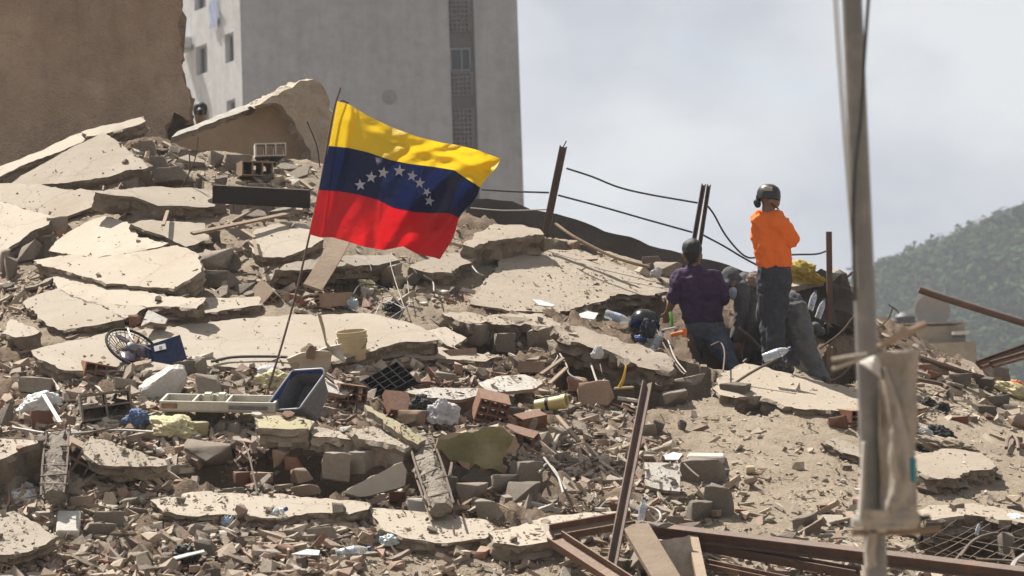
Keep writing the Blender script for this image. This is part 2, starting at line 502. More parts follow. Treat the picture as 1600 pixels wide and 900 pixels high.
M['navy'] = simple('navy_trousers', (0.034, 0.037, 0.05), 0.9, bump=0.3, fine=14, dust=0.03)
M['overall'] = simple('grey_overall', (0.08, 0.078, 0.08), 0.9, bump=0.3, fine=14, dust=0.07)
M['mask'] = simple('pale_mask', (0.42, 0.52, 0.6), 0.8, dust=0.02)
M['glass'] = simple('dark_window', (0.03, 0.034, 0.04), 0.2, dust=0.0, bump=0)
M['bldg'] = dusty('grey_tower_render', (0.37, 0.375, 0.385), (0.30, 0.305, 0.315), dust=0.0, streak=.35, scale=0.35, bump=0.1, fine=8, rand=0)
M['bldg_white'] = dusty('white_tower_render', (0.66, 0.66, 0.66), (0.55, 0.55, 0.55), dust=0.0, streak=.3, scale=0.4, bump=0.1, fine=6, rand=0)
M['bldg_dark'] = dusty('taupe_stair_strip', (0.21, 0.19, 0.18), (0.17, 0.155, 0.145), dust=0.0, scale=0.6, bump=0.1, fine=8, rand=0)
M['frame_al'] = simple('window_frame', (0.35, 0.35, 0.36), 0.5, dust=0.05)
M['boot'] = simple('black_boot', (0.018, 0.016, 0.014), 0.7, dust=0.25)

def flag_mat(name, c):
    m, nt, b = new_mat(name)
    N, L = nt.nodes, nt.links
    c = tuple(x * .82 for x in c)
    b.inputs['Base Color'].default_value = (*c, 1); b.inputs['Roughness'].default_value = 0.6
    b.inputs['Specular IOR Level'].default_value = 0.35
    tc = N.new('ShaderNodeTexCoord')
    n2 = tex_noise(nt, tc.outputs['Object'], 8.0, 8, 0.68)
    bp = N.new('ShaderNodeBump'); bp.inputs['Strength'].default_value = 0.6; bp.inputs['Distance'].default_value = 0.03
    L.new(n2, bp.inputs['Height']); L.new(bp.outputs['Normal'], b.inputs['Normal'])
    tr = N.new('ShaderNodeBsdfTranslucent'); tr.inputs['Color'].default_value = (*c, 1)
    L.new(bp.outputs['Normal'], tr.inputs['Normal'])
    mx = N.new('ShaderNodeMixShader'); mx.inputs[0].default_value = 0.42
    L.new(b.outputs[0], mx.inputs[1]); L.new(tr.outputs[0], mx.inputs[2]); L.new(mx.outputs[0], N['Material Output'].inputs['Surface'])
    return m
M['f_yellow'] = flag_mat('flag_yellow', (0.82, 0.55, 0.02))
M['f_blue'] = flag_mat('flag_navy', (0.006, 0.012, 0.055))
M['f_red'] = flag_mat('flag_red', (0.6, 0.012, 0.016))
M['f_white'] = flag_mat('flag_star', (0.62, 0.62, 0.66))

m, nt, b = new_mat('clear_plastic')
b.inputs['Base Color'].default_value = (0.85, 0.9, 0.93, 1); b.inputs['Roughness'].default_value = 0.12
b.inputs['Transmission Weight'].default_value = 0.75; b.inputs['IOR'].default_value = 1.2
M['clear'] = m

# ================================================================== SETTING
# ------------------------------------------------------------------ street ground and far hill
V = [(-700, -100, 0), (700, -100, 0), (700, 900, 0), (-700, 900, 0)]
g = local('ground', V, [[0, 1, 2, 3]], M['ground_old']); tag(g, kind='structure')

def hill_h(x, y):
    # wooded ridge that climbs to the right behind the town
    t = (x - 22) / 62.0
    s = max(0.0, min(1.6, t))
    h = 27.0 * s ** 0.9 + 8.5
    fall = max(0.0, min(1.0, (y - 330) / 90.0))
    left = max(0.0, min(1.0, (x - 36) / 20.0))
    return h * fall * left + 2.0 * noise.noise(Vector((x * 0.03, y * 0.03, 0.0)))
HX = list(np.linspace(-60, 330, 60)); HY = list(np.linspace(320, 560, 40))
V = [Vector((x, y, hill_h(x, y))) for y in HY for x in HX]
F = [[j * 60 + i, j * 60 + i + 1, (j + 1) * 60 + i + 1, (j + 1) * 60 + i] for j in range(39) for i in range(59)]
# loose soil and dust: paler where roof slabs lie under it, browner in the broken masonry
def ground_mat():
    m, nt, b = new_mat('dusty_ground')
    N, L = nt.nodes, nt.links
    tc = N.new('ShaderNodeTexCoord'); v = tc.outputs['Object']
    at_ = N.new('ShaderNodeVertexColor'); at_.layer_name = 'Col'
    big = tex_noise(nt, v, 1.3, 6, .65); med = tex_noise(nt, v, 9, 6, .7); fin = tex_noise(nt, v, 38, 5, .75); gr = tex_noise(nt, v, 95, 3, .7)
    pale = mixc(nt, ramp(nt, big, .35, .66), ka((.52, .425, .315)), ka((.43, .345, .25)))
    loose = mixc(nt, ramp(nt, big, .35, .66), ka((.30, .22, .15)), ka((.2, .14, .095)))
    base = mixc(nt, at_.outputs['Color'], loose, pale)
    base = mixc(nt, ramp(nt, med, .45, .72, 0, .45), base, mixc(nt, 1.0, base, (.66, .6, .55), 'MULTIPLY'))
    base = mixc(nt, ramp(nt, fin, .58, .7, 0, .5), base, ka((.2, .15, .11)))
    base = mixc(nt, ramp(nt, gr, .6, .7, 0, .7), base, ka((.57, .49, .39)))
    L.new(base, b.inputs['Base Color']); b.inputs['Roughness'].default_value = .95; b.inputs['Specular IOR Level'].default_value = .15
    h = N.new('ShaderNodeMath'); h.operation = 'ADD'; L.new(fin, h.inputs[0]); L.new(med, h.inputs[1])
    h2 = N.new('ShaderNodeMath'); h2.operation = 'MULTIPLY_ADD'; h2.inputs[1].default_value = .4; L.new(gr, h2.inputs[0]); L.new(h.outputs[0], h2.inputs[2])
    bp = N.new('ShaderNodeBump'); bp.inputs['Strength'].default_value = 1.0; bp.inputs['Distance'].default_value = .035
    L.new(h2.outputs[0], bp.inputs['Height']); L.new(bp.outputs['Normal'], b.inputs['Normal'])
    return m
M['ground'] = ground_mat()
M['hill'] = dusty('wooded_hill_soil', (0.07, 0.085, 0.04), (0.05, 0.06, 0.03), dust=0.0, scale=0.05, bump=0.2, fine=0.6, rand=0)
tag(from_world('hillside', V, F, M['hill'], smooth=180), kind='structure')

def ico(sub=1):
    bm = bmesh.new(); bmesh.ops.create_icosphere(bm, subdivisions=sub, radius=1.0)
    bm.verts.index_update()
    V = np.array([v.co[:] for v in bm.verts]); F = np.array([[q.index for q in f.verts] for f in bm.faces]); bm.free()
    return V, F

def join_pieces(name, templates, xf, mats, colors=None, smooth=None):
    """one mesh from many transformed template pieces; xf: list of (template index, 3x3 matrix, centre)"""
    VV, FF, CC = [], [], []
    off = 0
    for i, (ti, R3, c) in enumerate(xf):
        tv, tf = templates[ti]
        v = tv @ np.array(R3).T + np.array(c)
        VV.append(v); FF.append(tf + off); off += len(v)
        if colors is not None: CC.append(np.repeat(np.array([[*colors[i], 1.0]]), len(v), 0))
    VV = np.concatenate(VV); FF = np.concatenate(FF)
    org = VV.mean(0)
    me = bpy.data.meshes.new(name)
    me.vertices.add(len(VV)); me.vertices.foreach_set('co', (VV - org).ravel())
    me.loops.add(FF.size); me.loops.foreach_set('vertex_index', FF.ravel().astype(np.int32))
    me.polygons.add(len(FF)); me.polygons.foreach_set('loop_start', np.arange(0, FF.size, 3, dtype=np.int32))
    me.update(calc_edges=True); me.validate()
    me.polygons.foreach_set('use_smooth', [False] * len(me.polygons))
    if colors is not None:
        a = me.color_attributes.new('Col', 'FLOAT_COLOR', 'POINT')
        a.data.foreach_set('color', np.concatenate(CC).ravel())
    o = finish(name, me, mats, None, smooth)
    o.location = org
    return o

def rotm(rx, ry, rz, sx=1, sy=1, sz=1):
    return np.array(Euler((rx, ry, rz)).to_matrix() @ Matrix.Diagonal((sx, sy, sz)))

# woodland: leafy clumps over the hillside
r2 = random.Random(3)
iv, if_ = ico(1)
tmpl = []
for k in range(8):                      # a clump is a loose ball of leaf sprays
    tv_, tf_ = [], []
    for q in range(34):
        c = Vector((r2.gauss(0, 1), r2.gauss(0, 1), r2.gauss(0, 1))).normalized() * r2.uniform(.55, 1.1)
        a = Vector((r2.gauss(0, 1), r2.gauss(0, 1), r2.gauss(0, .6))).normalized(); bb = a.cross(c).normalized()
        w_ = r2.uniform(.22, .42)
        for u_, v_ in ((1, 0), (-.5, .86), (-.6, -.8)): tv_.append(tuple(c + (a * u_ + bb * v_) * w_))
        tf_.append([q * 3, q * 3 + 1, q * 3 + 2])
    tmpl.append((np.array(tv_), np.array(tf_)))
xf, cs = [], []
for i in range(15000):
    x = r2.uniform(38, 150); y = r2.uniform(336, 470)
    s = r2.uniform(.6, 1.6) * (1.6 if r2.random() < 0.1 else 1)
    z = hill_h(x, y)
    xf.append((r2.randrange(8), rotm(r2.uniform(-.4, .4), r2.uniform(-.4, .4), r2.uniform(0, 6.3), s, s, s * r2.uniform(.7, 1.15)), (x, y, z + s * .3 + r2.uniform(0, 2.6) * (.5 + .5 * noise.noise(Vector((x * .25, y * .25, 1)))))))
    k = r2.uniform(0.75, 1.2)
    cs.append((0.052 * k * r2.uniform(.8, 1.25), 0.09 * k, 0.03 * k))
m, nt, b = new_mat('woodland_leaves')
vc = nt.nodes.new('ShaderNodeVertexColor'); vc.layer_name = 'Col'
tcn = nt.nodes.new('ShaderNodeTexCoord')
nn = tex_noise(nt, tcn.outputs['Object'], 1.1, 5, 0.75)
nt.links.new(mixc(nt, ramp(nt, nn, 0.4, 0.65), vc.outputs['Color'], mixc(nt, 1.0, vc.outputs['Color'], (0.4, 0.42, 0.4), 'MULTIPLY')), b.inputs['Base Color'])
b.inputs['Roughness'].default_value = 0.9; b.inputs['Specular IOR Level'].default_value = 0.05
bp = nt.nodes.new('ShaderNodeBump'); bp.inputs['Strength'].default_value = 1.0; bp.inputs['Distance'].default_value = 0.8
nt.links.new(nn, bp.inputs['Height']); nt.links.new(bp.outputs['Normal'], b.inputs['Normal'])
tag(join_pieces('forest', tmpl, xf, m, cs, 180), 'hazy green woodland covering the far hillside', 'forest', kind='stuff')

# ------------------------------------------------------------------ the collapsed heap itself
pxs = np.concatenate([np.linspace(-600, -40, 24), np.linspace(-30, 1630, 500), np.linspace(1650, 2300, 24)])
NR, NB = 240, 14
V, F = [], []
def smooth_zone(px, py):
    """how even the surface is: 1 on the dusty roof slabs, 0 in loose debris"""
    s = 0.0
    if px > 940 and py > 560: s = min(1.0, (px - 940) / 160.0)
    if 720 < px < 1060 and 370 < py < 480: s = 1.0
    if px < 720 and 230 < py < 545: s = 0.8
    if 560 < px < 1000 and py > 850: s = 0.9
    if px < -10: s = 0.15
    return s
for px in pxs:
    yr = ridge_y(px)
    for r in range(NR):
        py = 1190 + (yr - 1190) * (r / (NR - 1)) ** 0.92
        p = T(px, py)
        a = 0.085 * (1 - smooth_zone(px, py)) + 0.022
        p.z += a * noise.fractal(p * 2.2, 0.7, 2.1, 5) + 0.25 * a * noise.noise(p * 14)
        p.z -= pit(px, py)
        V.append(p)
    pr = T(px, yr)
    for k in range(1, NB + 1):
        s = k * 0.9
        z = pr.z - 0.05 - s * 0.42
        V.append(Vector((pr.x * (1 + s * 0.03), pr.y + s, max(z, -0.3) + 0.04 * noise.noise(Vector((px * .02, s * 3, 0))))))
C_ = NR + NB
for i in range(len(pxs) - 1):
    for j in range(C_ - 1):
        F.append([i * C_ + j, (i + 1) * C_ + j, (i + 1) * C_ + j + 1, i * C_ + j + 1])
heap = tag(from_world('rubble_mound_terrain', V, F, M['ground'], smooth=60), kind='structure')
ca = heap.data.color_attributes.new('Col', 'FLOAT_COLOR', 'POINT')
zz_ = []
for px in pxs:
    yr = ridge_y(px)
    for r in range(C_):
        py = 1190 + (yr - 1190) * (min(r, NR - 1) / (NR - 1)) ** 0.92
        s = smooth_zone(px + 30 * noise.noise(Vector((px * .02, py * .02, 3))), py + 25 * noise.noise(Vector((px * .02, py * .02, 7))))
        zz_ += [s, s, s, 1.0]
ca.data.foreach_set('color', zz_)

# ------------------------------------------------------------------ plates: slabs, walls, panels traced as polygons with real thickness
PLATES = []
def in_poly(x, y, poly):
    c = False; j = len(poly) - 1
    for i in range(len(poly)):
        xi, yi = poly[i]; xj, yj = poly[j]
        if (yi > y) != (yj > y) and x < (xj - xi) * (y - yi) / (yj - yi) + xi: c = not c
        j = i
    return c
def top_at(px, py):
    """what lies uppermost at this pixel: a slab top or the heap"""
    best = None
    for poly, p0, n, x0, x1, y0, y1, gritty in PLATES:
        if x0 <= px <= x1 and y0 <= py <= y1 and in_poly(px, py, poly):
            p = on_plane(px, py, p0, n)
            if best is None or p.y < best[0].y: best = (p, n, 2 if gritty else 1)
    if best: return best
    p = T(px, py); p.z -= pit(px, py)
    return p, Tn(px, py), 0
def plate(name, poly, thick, mats, label=None, cat=None, lift=0.08, tip=0.0, lean=0.0, normal=None, p0=None, rough=0.02, seg=0.045, bumpy=0.007, parent=None, group=None, under=0.03, inner=0.16, kind='thing', world_poly=None):
    rs = random.Random(hash((name, poly[0] if poly else 0, len(poly))) & 0xffff) if False else random.Random(int(sum(p[0] * 7 + p[1] * 13 for p in poly)) + len(poly))
    cx = sum(p[0] for p in poly) / len(poly); cy = sum(p[1] for p in poly) / len(poly)
    if p0 is None: p0 = T(cx, cy, lift * (.8 if cy < 560 and cx < 760 else 1))
    if normal is None:
        n = Tn(cx, cy)
        n = (Matrix.Rotation(RAD(tip), 3, 'X') @ Matrix.Rotation(RAD(lean), 3, 'Y') @ n).normalized()
    else: n = Vector(normal).normalized()
    P = [on_plane(x, y, p0, n) for x, y in poly]
    ux = Vector((1, 0, 0)); ux = (ux - n * ux.dot(n)).normalized(); uy = n.cross(ux)
    q = [((p - p0).dot(ux), (p - p0).dot(uy)) for p in P]
    area = sum(q[i][0] * q[(i+1) % len(q)][1] - q[(i+1) % len(q)][0] * q[i][1] for i in range(len(q)))
    if area < 0: q = q[::-1]
    B = []
    for i in range(len(q)):
        a, c = q[i], q[(i + 1) % len(q)]
        L = math.hypot(c[0] - a[0], c[1] - a[1]); k = max(1, min(90, int(L / seg)))
        for j in range(k):
            t = j / k
            x, y = a[0] + (c[0] - a[0]) * t, a[1] + (c[1] - a[1]) * t
            if j or rough > 0.01:
                w = rough * 1.5
                o = w * noise.noise(Vector((x * 5, y * 5, cx))) + .8 * rough * noise.noise(Vector((x * 17, y * 17, cx))) + rs.uniform(-rough, rough) * 0.4
                nx, ny = (c[1] - a[1]) / max(L, 1e-6), -(c[0] - a[0]) / max(L, 1e-6)
                x += nx * o; y += ny * o
            B.append((x, y))
    nb = len(B)
    xs = [b_[0] for b_ in B]; ys = [b_[1] for b_ in B]
    pts = [Vector(b_) for b_ in B]
    x = min(xs)
    cnt = ((max(xs) - x) / inner) * ((max(ys) - min(ys)) / inner)
    st = inner * max(1.0, math.sqrt(cnt / 900.0))
    while x < max(xs):
        y = min(ys)
        while y < max(ys):
            pts.append(Vector((x + rs.uniform(-.3, .3) * st, y + rs.uniform(-.3, .3) * st))); y += st
        x += st
    rv, re_, rf, ov, oe, of = delaunay_2d_cdt(pts, [], [list(range(nb))], 1, 1e-5)
    seed = Vector((cx * .1, cy * .1, 0))
    def lift_pt(x, y):
        w = p0 + ux * x + uy * y
        return w + n * (bumpy * (noise.fractal(Vector((x, y, 0)) * 5 + seed, 0.8, 2.0, 4)))
    bm = bmesh.new()
    tv = [bm.verts.new(lift_pt(v.x, v.y)) for v in rv]
    for f in rf:
        try: bm.faces.new([tv[i] for i in f])
        except ValueError: pass
    # sides
    rows = [(0.0, 0.0), (0.1, 0.004), (0.28, -under * .2), (0.46, -under * 0.4), (0.64, -under * .1), (0.82, -under * 0.5), (1.0, -under)] if thick > 0.06 else [(0.0, 0.0), (1.0, 0.0)]
    nrm = []
    for i in range(nb):
        a, c = B[i - 1], B[(i + 1) % nb]
        d = Vector((c[1] - a[1], -(c[0] - a[0]))); d = d.normalized() if d.length > 1e-9 else Vector((0, 0)); nrm.append(d)
    rings = []
    for k, (t, o) in enumerate(rows):
        ring = []
        for i in range(nb):
            x, y = B[i]
            jit = 0.0
            if k and thick > 0.06:
                jit = rough * 2.0 * noise.fractal(Vector((x * 8, y * 8, k * .9)) + seed, 0.5, 2.0, 4) + rs.uniform(-.5, .5) * rough
            x2, y2 = x + nrm[i].x * (o + jit), y + nrm[i].y * (o + jit)
            ring.append(bm.verts.new(lift_pt(x2, y2) - n * thick * t * (1 + (0.18 * noise.noise(Vector((x * 3, y * 3, 5)) + seed) if k == len(rows) - 1 and thick > .06 else 0))))
        rings.append(ring)
    for k in range(len(rows) - 1):
        for i in range(nb):
            j = (i + 1) % nb
            f = bm.faces.new([rings[k][i], rings[k + 1][i], rings[k + 1][j], rings[k][j]])
            f.material_index = 1 if (isinstance(mats, (list, tuple)) and len(mats) > 1) else 0
    try:
        f = bm.faces.new(rings[-1][::-1]); f.material_index = 1 if (isinstance(mats, (list, tuple)) and len(mats) > 1) else 0
        bmesh.ops.triangulate(bm, faces=[f])
    except ValueError: pass
    bmesh.ops.remove_doubles(bm, verts=bm.verts[:], dist=2e-5)
    o = bm_world(name, bm, mats, parent, smooth=24)
    if n.z > .5 and parent is None: PLATES.append((poly, p0, n, min(p[0] for p in poly), max(p[0] for p in poly), min(p[1] for p in poly), max(p[1] for p in poly), mats is RO))
    if label: tag(o, label, cat, group, kind)
    return o

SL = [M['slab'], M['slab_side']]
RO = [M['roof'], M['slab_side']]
def slab(poly, thick, label, mats=None, **k):
    gx, gy = sum(p[0] for p in poly) / len(poly), sum(p[1] for p in poly) / len(poly)
    if gy < 485 and gx < 430: poly = [(gx + (x - gx) * 1.07, gy + (y - gy) * 1.08) for x, y in poly]
    return plate('concrete_slab', poly, thick, mats or SL, label, 'slab', **k)

# ------------------------------------------------------------------ tower block far behind
DB = 110.0
def bpt(px, D, z): 
    p = at(px, 300, D); return Vector((p.x, p.y, z))
apt = empty('apartment_building', at(600, 700, DB)); apt.location.z = 0
tag(apt, 'tall grey apartment tower with narrow vent strip behind the rubble', 'building', kind='thing')
A = bpt(383, DB, 0); Bp = bpt(818, DB + 1.2, 0)
fx = (Bp - A); FW = fx.length; fx.normalize(); fy = Vector((-fx.y, fx.x, 0))
H = 27.0
def bpart(name, V, F, m, parent=None, smooth=None):
    """V in facade coordinates: x along the front, y inward, z up"""
    return from_world(name, [A + fx * v[0] + fy * v[1] + Vector((0, 0, v[2])) for v in V], F, m, parent or apt, smooth)
def bbox(name, x0, x1, y0, y1, z0, z1, m, parent=None):
    V, F = box_vf(x1 - x0, y1 - y0, z1 - z0, ((x0 + x1) / 2, (y0 + y1) / 2, (z0 + z1) / 2))
    return bpart(name, V, F, m, parent)
def fxp(px): return (px - 383) / (818 - 383) * FW
sx0, sx1 = fxp(709), fxp(749)
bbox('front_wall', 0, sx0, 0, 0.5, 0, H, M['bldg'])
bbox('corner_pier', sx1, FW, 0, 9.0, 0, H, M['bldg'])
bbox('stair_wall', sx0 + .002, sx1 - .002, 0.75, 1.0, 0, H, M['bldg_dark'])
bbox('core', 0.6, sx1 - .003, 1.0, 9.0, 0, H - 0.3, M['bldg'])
def zpx(py): return 1.7 + (700 - py - 3) / FPX * DB
STORY = 2.62
PER = 196 / FPX * DB
for k in range(-2, 2):
    zb = zpx(78) + k * PER
    # window above a pierced vent screen on each landing
    w = bbox('window', sx0 + .06, sx1 - .12, 0.70, 0.745, zb - .45, zb + .45, M['glass'])
    V, F = grid_extrude([sx0 + .06, sx0 + .11, sx0 + .5, sx0 + .54, sx1 - .17, sx1 - .12], [zb - .45, zb - .4, zb + .4, zb + .45], lambda i, j: j == 1 and i in (1, 3), 0.06)
    bpart('frame', [Vector((v.x, v.y + .63, v.z)) for v in V], F, M['frame_al'], w)
    for z0, rows in ((zb - 1.4, 5), (zb - 3.75, 10)):
        xs = [sx0 + .02]; n = 5
        cw = (sx1 - sx0 - .2) / n
        for i in range(n): xs += [sx0 + .06 + i * cw, sx0 + .06 + i * cw + cw * .62]
        xs.append(sx1 - .03)
        zs = [z0 - .04]
        for j in range(rows): zs += [z0 + j * .18, z0 + j * .18 + .11]
        zs.append(z0 + rows * .18)
        V, F = grid_extrude(xs, zs, lambda i, j: i % 2 == 1 and j % 2 == 1, 0.14)
        bpart('vent_screen', [Vector((v.x, v.y + .5, v.z)) for v in V], F, M['bldg_dark'])
# round dark patch on the render
V, F = lathe([(0.0, 0), (0.3, 0), (0.3, 0.012), (0, .012)], 18, False)
o = bpart('patch', [Vector((fxp(612) + v.x, -0.013 + v.z, zpx(139) + v.y)) for v in V], F, dusty('render_patch', (0.27, 0.265, 0.26), dust=0, scale=2, rand=0))
# side wall, lit, with its windows
ldir = Vector((-0.47, 0.88, 0)).normalized(); linw = Vector((0.88, 0.47, 0))
SWL = 15.0
def lp(s, d, z): return A + ldir * s + linw * d + Vector((0, 0, z))
wins = []
for k in range(-5, 2):
    zc = zpx(82) + k * STORY
    zc += .72; wins.append((.72, 1.62, zc - .5, zc + .64)); wins.append((3.5, 4.7, zc - .58, zc + .58)); wins.append((9.0, 10.1, zc - .58, zc + .58))
ss = sorted({0.0, SWL} | {w_[0] for w_ in wins} | {w_[1] for w_ in wins})
zz = sorted({0.0, H} | {w_[2] for w_ in wins} | {w_[3] for w_ in wins})
def is_hole(i, j):
    s, z = (ss[i] + ss[i+1]) / 2, (zz[j] + zz[j+1]) / 2
    return any(w_[0] < s < w_[1] and w_[2] < z < w_[3] for w_ in wins)
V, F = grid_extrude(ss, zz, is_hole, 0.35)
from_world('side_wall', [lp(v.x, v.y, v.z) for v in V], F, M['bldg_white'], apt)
for (s0, s1, z0, z1) in wins:
    V, F = box_vf(s1 - s0, .04, z1 - z0, ((s0 + s1) / 2, .26, (z0 + z1) / 2))
    w = from_world('window', [lp(v.x, v.y, v.z) for v in V], F, M['glass'], apt)
    V, F = grid_extrude([s0, s0 + .07, (s0 + s1) / 2 - .03, (s0 + s1) / 2 + .03, s1 - .07, s1], [z0, z0 + .07, z1 - .07, z1], lambda i, j: j == 1 and i in (1, 3), .06)
    from_world('frame', [lp(v.x, v.y + .17, v.z) for v in V], F, M['frame_al'], w)
def hang(s, z, V, F, m, name, label, cat):
    o = from_world(name, [lp(s + v.x, v.y - .3, z + v.z) for v in V], F, m); tag(o, label, cat); return o
V, F = bevel_box(.85, .5, .5, .03)
ac = hang(5.4, zpx(6) - 0.35, V, F, M['bldg_white'], 'air_conditioner', 'boxy white air conditioner hung on the tower side wall', 'air conditioner')
V, F = box_vf(1.0, .55, .06)
from_world('bracket', [lp(5.4 + v.x, v.y - .3, zpx(6) - .64 + v.z) for v in V], F, M['frame_al'], ac)
bm = bmesh.new()
gr = [[bm.verts.new(lp(2.0 + i * .12, -.12 - .04 * math.sin(i * 1.7 + j), zpx(2) + .9 - j * .14)) for i in range(8)] for j in range(9)]
for j in range(8):
    for i in range(7): bm.faces.new([gr[j][i], gr[j][i+1], gr[j+1][i+1], gr[j+1][i]])
o = bm_world('laundry_sheet', bm, simple('pale_blue_cloth', (.4, .44, .62), .9, dust=0), smooth=180)
tag(o, 'pale blue sheet hanging from the tower side wall', 'laundry')

# low house beyond the heap, with dish and tank
DH = 85.0
hs = empty('house', Vector((at(1468, 540, DH).x, DH, 0))); tag(hs, 'low beige house with flat roof below the wooded hill', 'house', kind='thing')
def hbox(name, x0, x1, y0, y1, pz0, pz1, m, par=hs):
    a, b_ = at(x0, pz0, DH), at(x1, pz1, DH)
    V, F = box_vf(b_.x - a.x, y1 - y0, abs(a.z - b_.z), ((a.x + b_.x) / 2, DH + (y0 + y1) / 2, (a.z + b_.z) / 2))
    return from_world(name, V, F, m, par)
M['beige_wall'] = dusty('beige_house_wall', (0.42, 0.35, 0.25), dust=0, scale=1, rand=0, bump=.1)
hbox('wall', 1405, 1508, 0, 6, 620, 508, M['beige_wall'])
hbox('annex_wall', 1440, 1520, -0.6, -.01, 620, 535, M['beige_wall'])
hbox('parapet', 1402, 1511, -.15, 6.1, 507.9, 502, M['beige_wall'])
w = hbox('window', 1488, 1508, -.03, -.004, 528, 517, M['glass'])
hbox('awning', 1486, 1510, -.5, -.035, 524, 518, M['white'])
hbox('roof_hatch', 1376, 1400, 1, 3, 600, 492, M['beige_wall'])
p = at(1456, 489, DH + 1)
V, F = lathe([(0.0, .0), (.25, .02), (.45, .09), (.56, .17), (.55, .19), (.44, .115), (.24, .05), (0, .03)], 22, False)
dish = local('satellite_dish', V, F, simple('dish_metal', (.28, .25, .21), .6), None, 50, basis(p, Vector((1, 0, 0)), Vector((0, .34, .94)), Vector((0, -.94, .34))))
tag(dish, 'round tan satellite dish on the low beige house', 'satellite dish')
tube('mast', [Vector((0, -.1, -.02)), Vector((0, -.85, -.3))], .05, M['galv']).parent = dish
for i, (px_, py_, r_) in enumerate(((1414, 494, .33), (1396, 500, .25))):
    p = at(px_, py_ + 8, DH + 2)
    V, F = lathe([(0, 0), (r_, 0), (r_ * 1.02, r_ * .5), (r_ * .98, r_), (r_ * .6, r_ * 1.35), (r_ * .3, r_ * 1.45), (0, r_ * 1.45)], 18)
    o = local('water_tank', V, F, simple('dark_tank', (.05, .045, .05), .6), None, 40, Matrix.Translation(p - Vector((0, 0, r_ * .6))))
    tag(o, ['larger dark water tank beside the dish on the house roof', 'smaller dark water tank at the end of the house roof'][i], 'water tank')

# ------------------------------------------------------------------ standing and fallen walls at the back
WL = [M['wall'], M['wall_edge']]
wpoly = [(-420, -420), (258, -420), (270, -250), (281, -110), (276, -60), (284, -8), (283, 18), (277, 27), (283, 60), (281, 74), (288, 92), (284, 97), (289, 130), (294, 152), (296, 176), (300, 186), (292, 188), (288, 181), (272, 178), (265, 190), (257, 196), (259, 204), (262, 212), (265, 240), (262, 330), (-420, 400)]
plate('broken_wall', wpoly, 0.32, WL, 'tall brown rendered wall with ragged broken edge', 'wall', normal=(0.1, -1, 0.03), p0=at(150, 150, 32.0), rough=0.03, seg=0.08, bumpy=0.012, inner=0.3, under=0.0)
# leaning panel with a sunlit top edge and a thick broken end
plate('hole_shade_plate', [(252, 176), (275, 172), (300, 182), (308, 200), (308, 245), (252, 250)], .4, [M['shade_dark'], M['shade_dark']], 'dark plate standing for the shaded hole in the broken corner of the brown wall', 'masonry', normal=(.1, -1, .1), p0=at(280, 210, 32.5), rough=.03, bumpy=.05, inner=.08)  # dark plate added to stand for the shade inside the wall's hole
pn = [(256, 228), (285, 206), (330, 190), (400, 163), (432, 163), (448, 170), (462, 190), (478, 220), (490, 248), (492, 290), (280, 290), (270, 240)]
plate('fallen_wall_panel', pn, 0.30, [M['panel'], M['slab_side']], 'fallen wall panel leaning behind the flag with sunlit top edge', 'wall panel', normal=(0.12, -1, -0.1), p0=at(400, 220, 29.6), rough=0.012, seg=.1, bumpy=.008, under=0.0)
pe = [(398, 166), (440, 143), (470, 128), (490, 125), (500, 131), (512, 152), (520, 178), (518, 215), (508, 262), (488, 262), (478, 220), (462, 192), (447, 170), (432, 162)]
plate('concrete_beam_end', pe, 0.55, [M['concrete'], M['concrete']], 'broken thick beam end with bent steel above the leaning panel', 'concrete beam', normal=(0.3, -1, -0.08), p0=at(470, 190, 29.3), rough=.03, seg=.05, bumpy=.045, inner=.06, under=0.0)
top = [(268, 214), (276, 206), (340, 181), (400, 157), (445, 139), (480, 128), (490, 131), (440, 152), (398, 167), (335, 190), (285, 209)]
plate('sunlit_edge_strip', top, 0.07, [M['white'], M['slab_side']], 'bright strip painting the sunlit top edge of the leaning panel', 'edge strip', normal=(0.35, -.55, 1.1), p0=at(385, 168, 29.5), rough=.012, seg=.08, under=0)  # sunlight on the panel's top edge painted as a white strip
# dark parapet along the ridge, descending to the right
par = [(728, 312), (760, 309), (800, 316), (830, 326), (870, 332), (900, 342), (915, 350), (960, 366), (985, 370), (1030, 388), (1065, 397), (1110, 407), (1150, 420), (1190, 430), (1230, 436), (1290, 446), (1345, 470), (1345, 520), (1190, 480), (1060, 450), (960, 430), (870, 395), (800, 375), (728, 362)]
md = [(1200, 452), (1214, 436), (1245, 430), (1290, 420), (1312, 421), (1322, 440), (1334, 470), (1340, 510), (1205, 512)]
plate('masonry_mound', md, .5, [M['shade_dark'], M['grey']], 'dark broken masonry mound under the yellow cloth', 'masonry', normal=(.05, -1, .25), p0=at(1270, 470, 26.9), rough=.05, bumpy=.08, inner=.07, under=0)  # shade on the mound's front is painted in by its dark colour
slab([(1206, 447), (1222, 434), (1262, 428), (1300, 421), (1316, 424), (1306, 432), (1262, 442), (1230, 450)], .06, 'pale roof flake on top of the dark masonry mound', RO, p0=at(1262, 436, 26.85), rough=.02)
plate('parapet_wall', par, 0.35, [M['shade_dark'], M['shade_dark']], 'long dark parapet wall sloping along the ridge behind the posts', 'parapet', normal=(0.12, -1, 0.22), p0=at(980, 400, 28.9), rough=.012, seg=.09, bumpy=.015, under=0)  # dark colour carries the shade of the parapet's near side

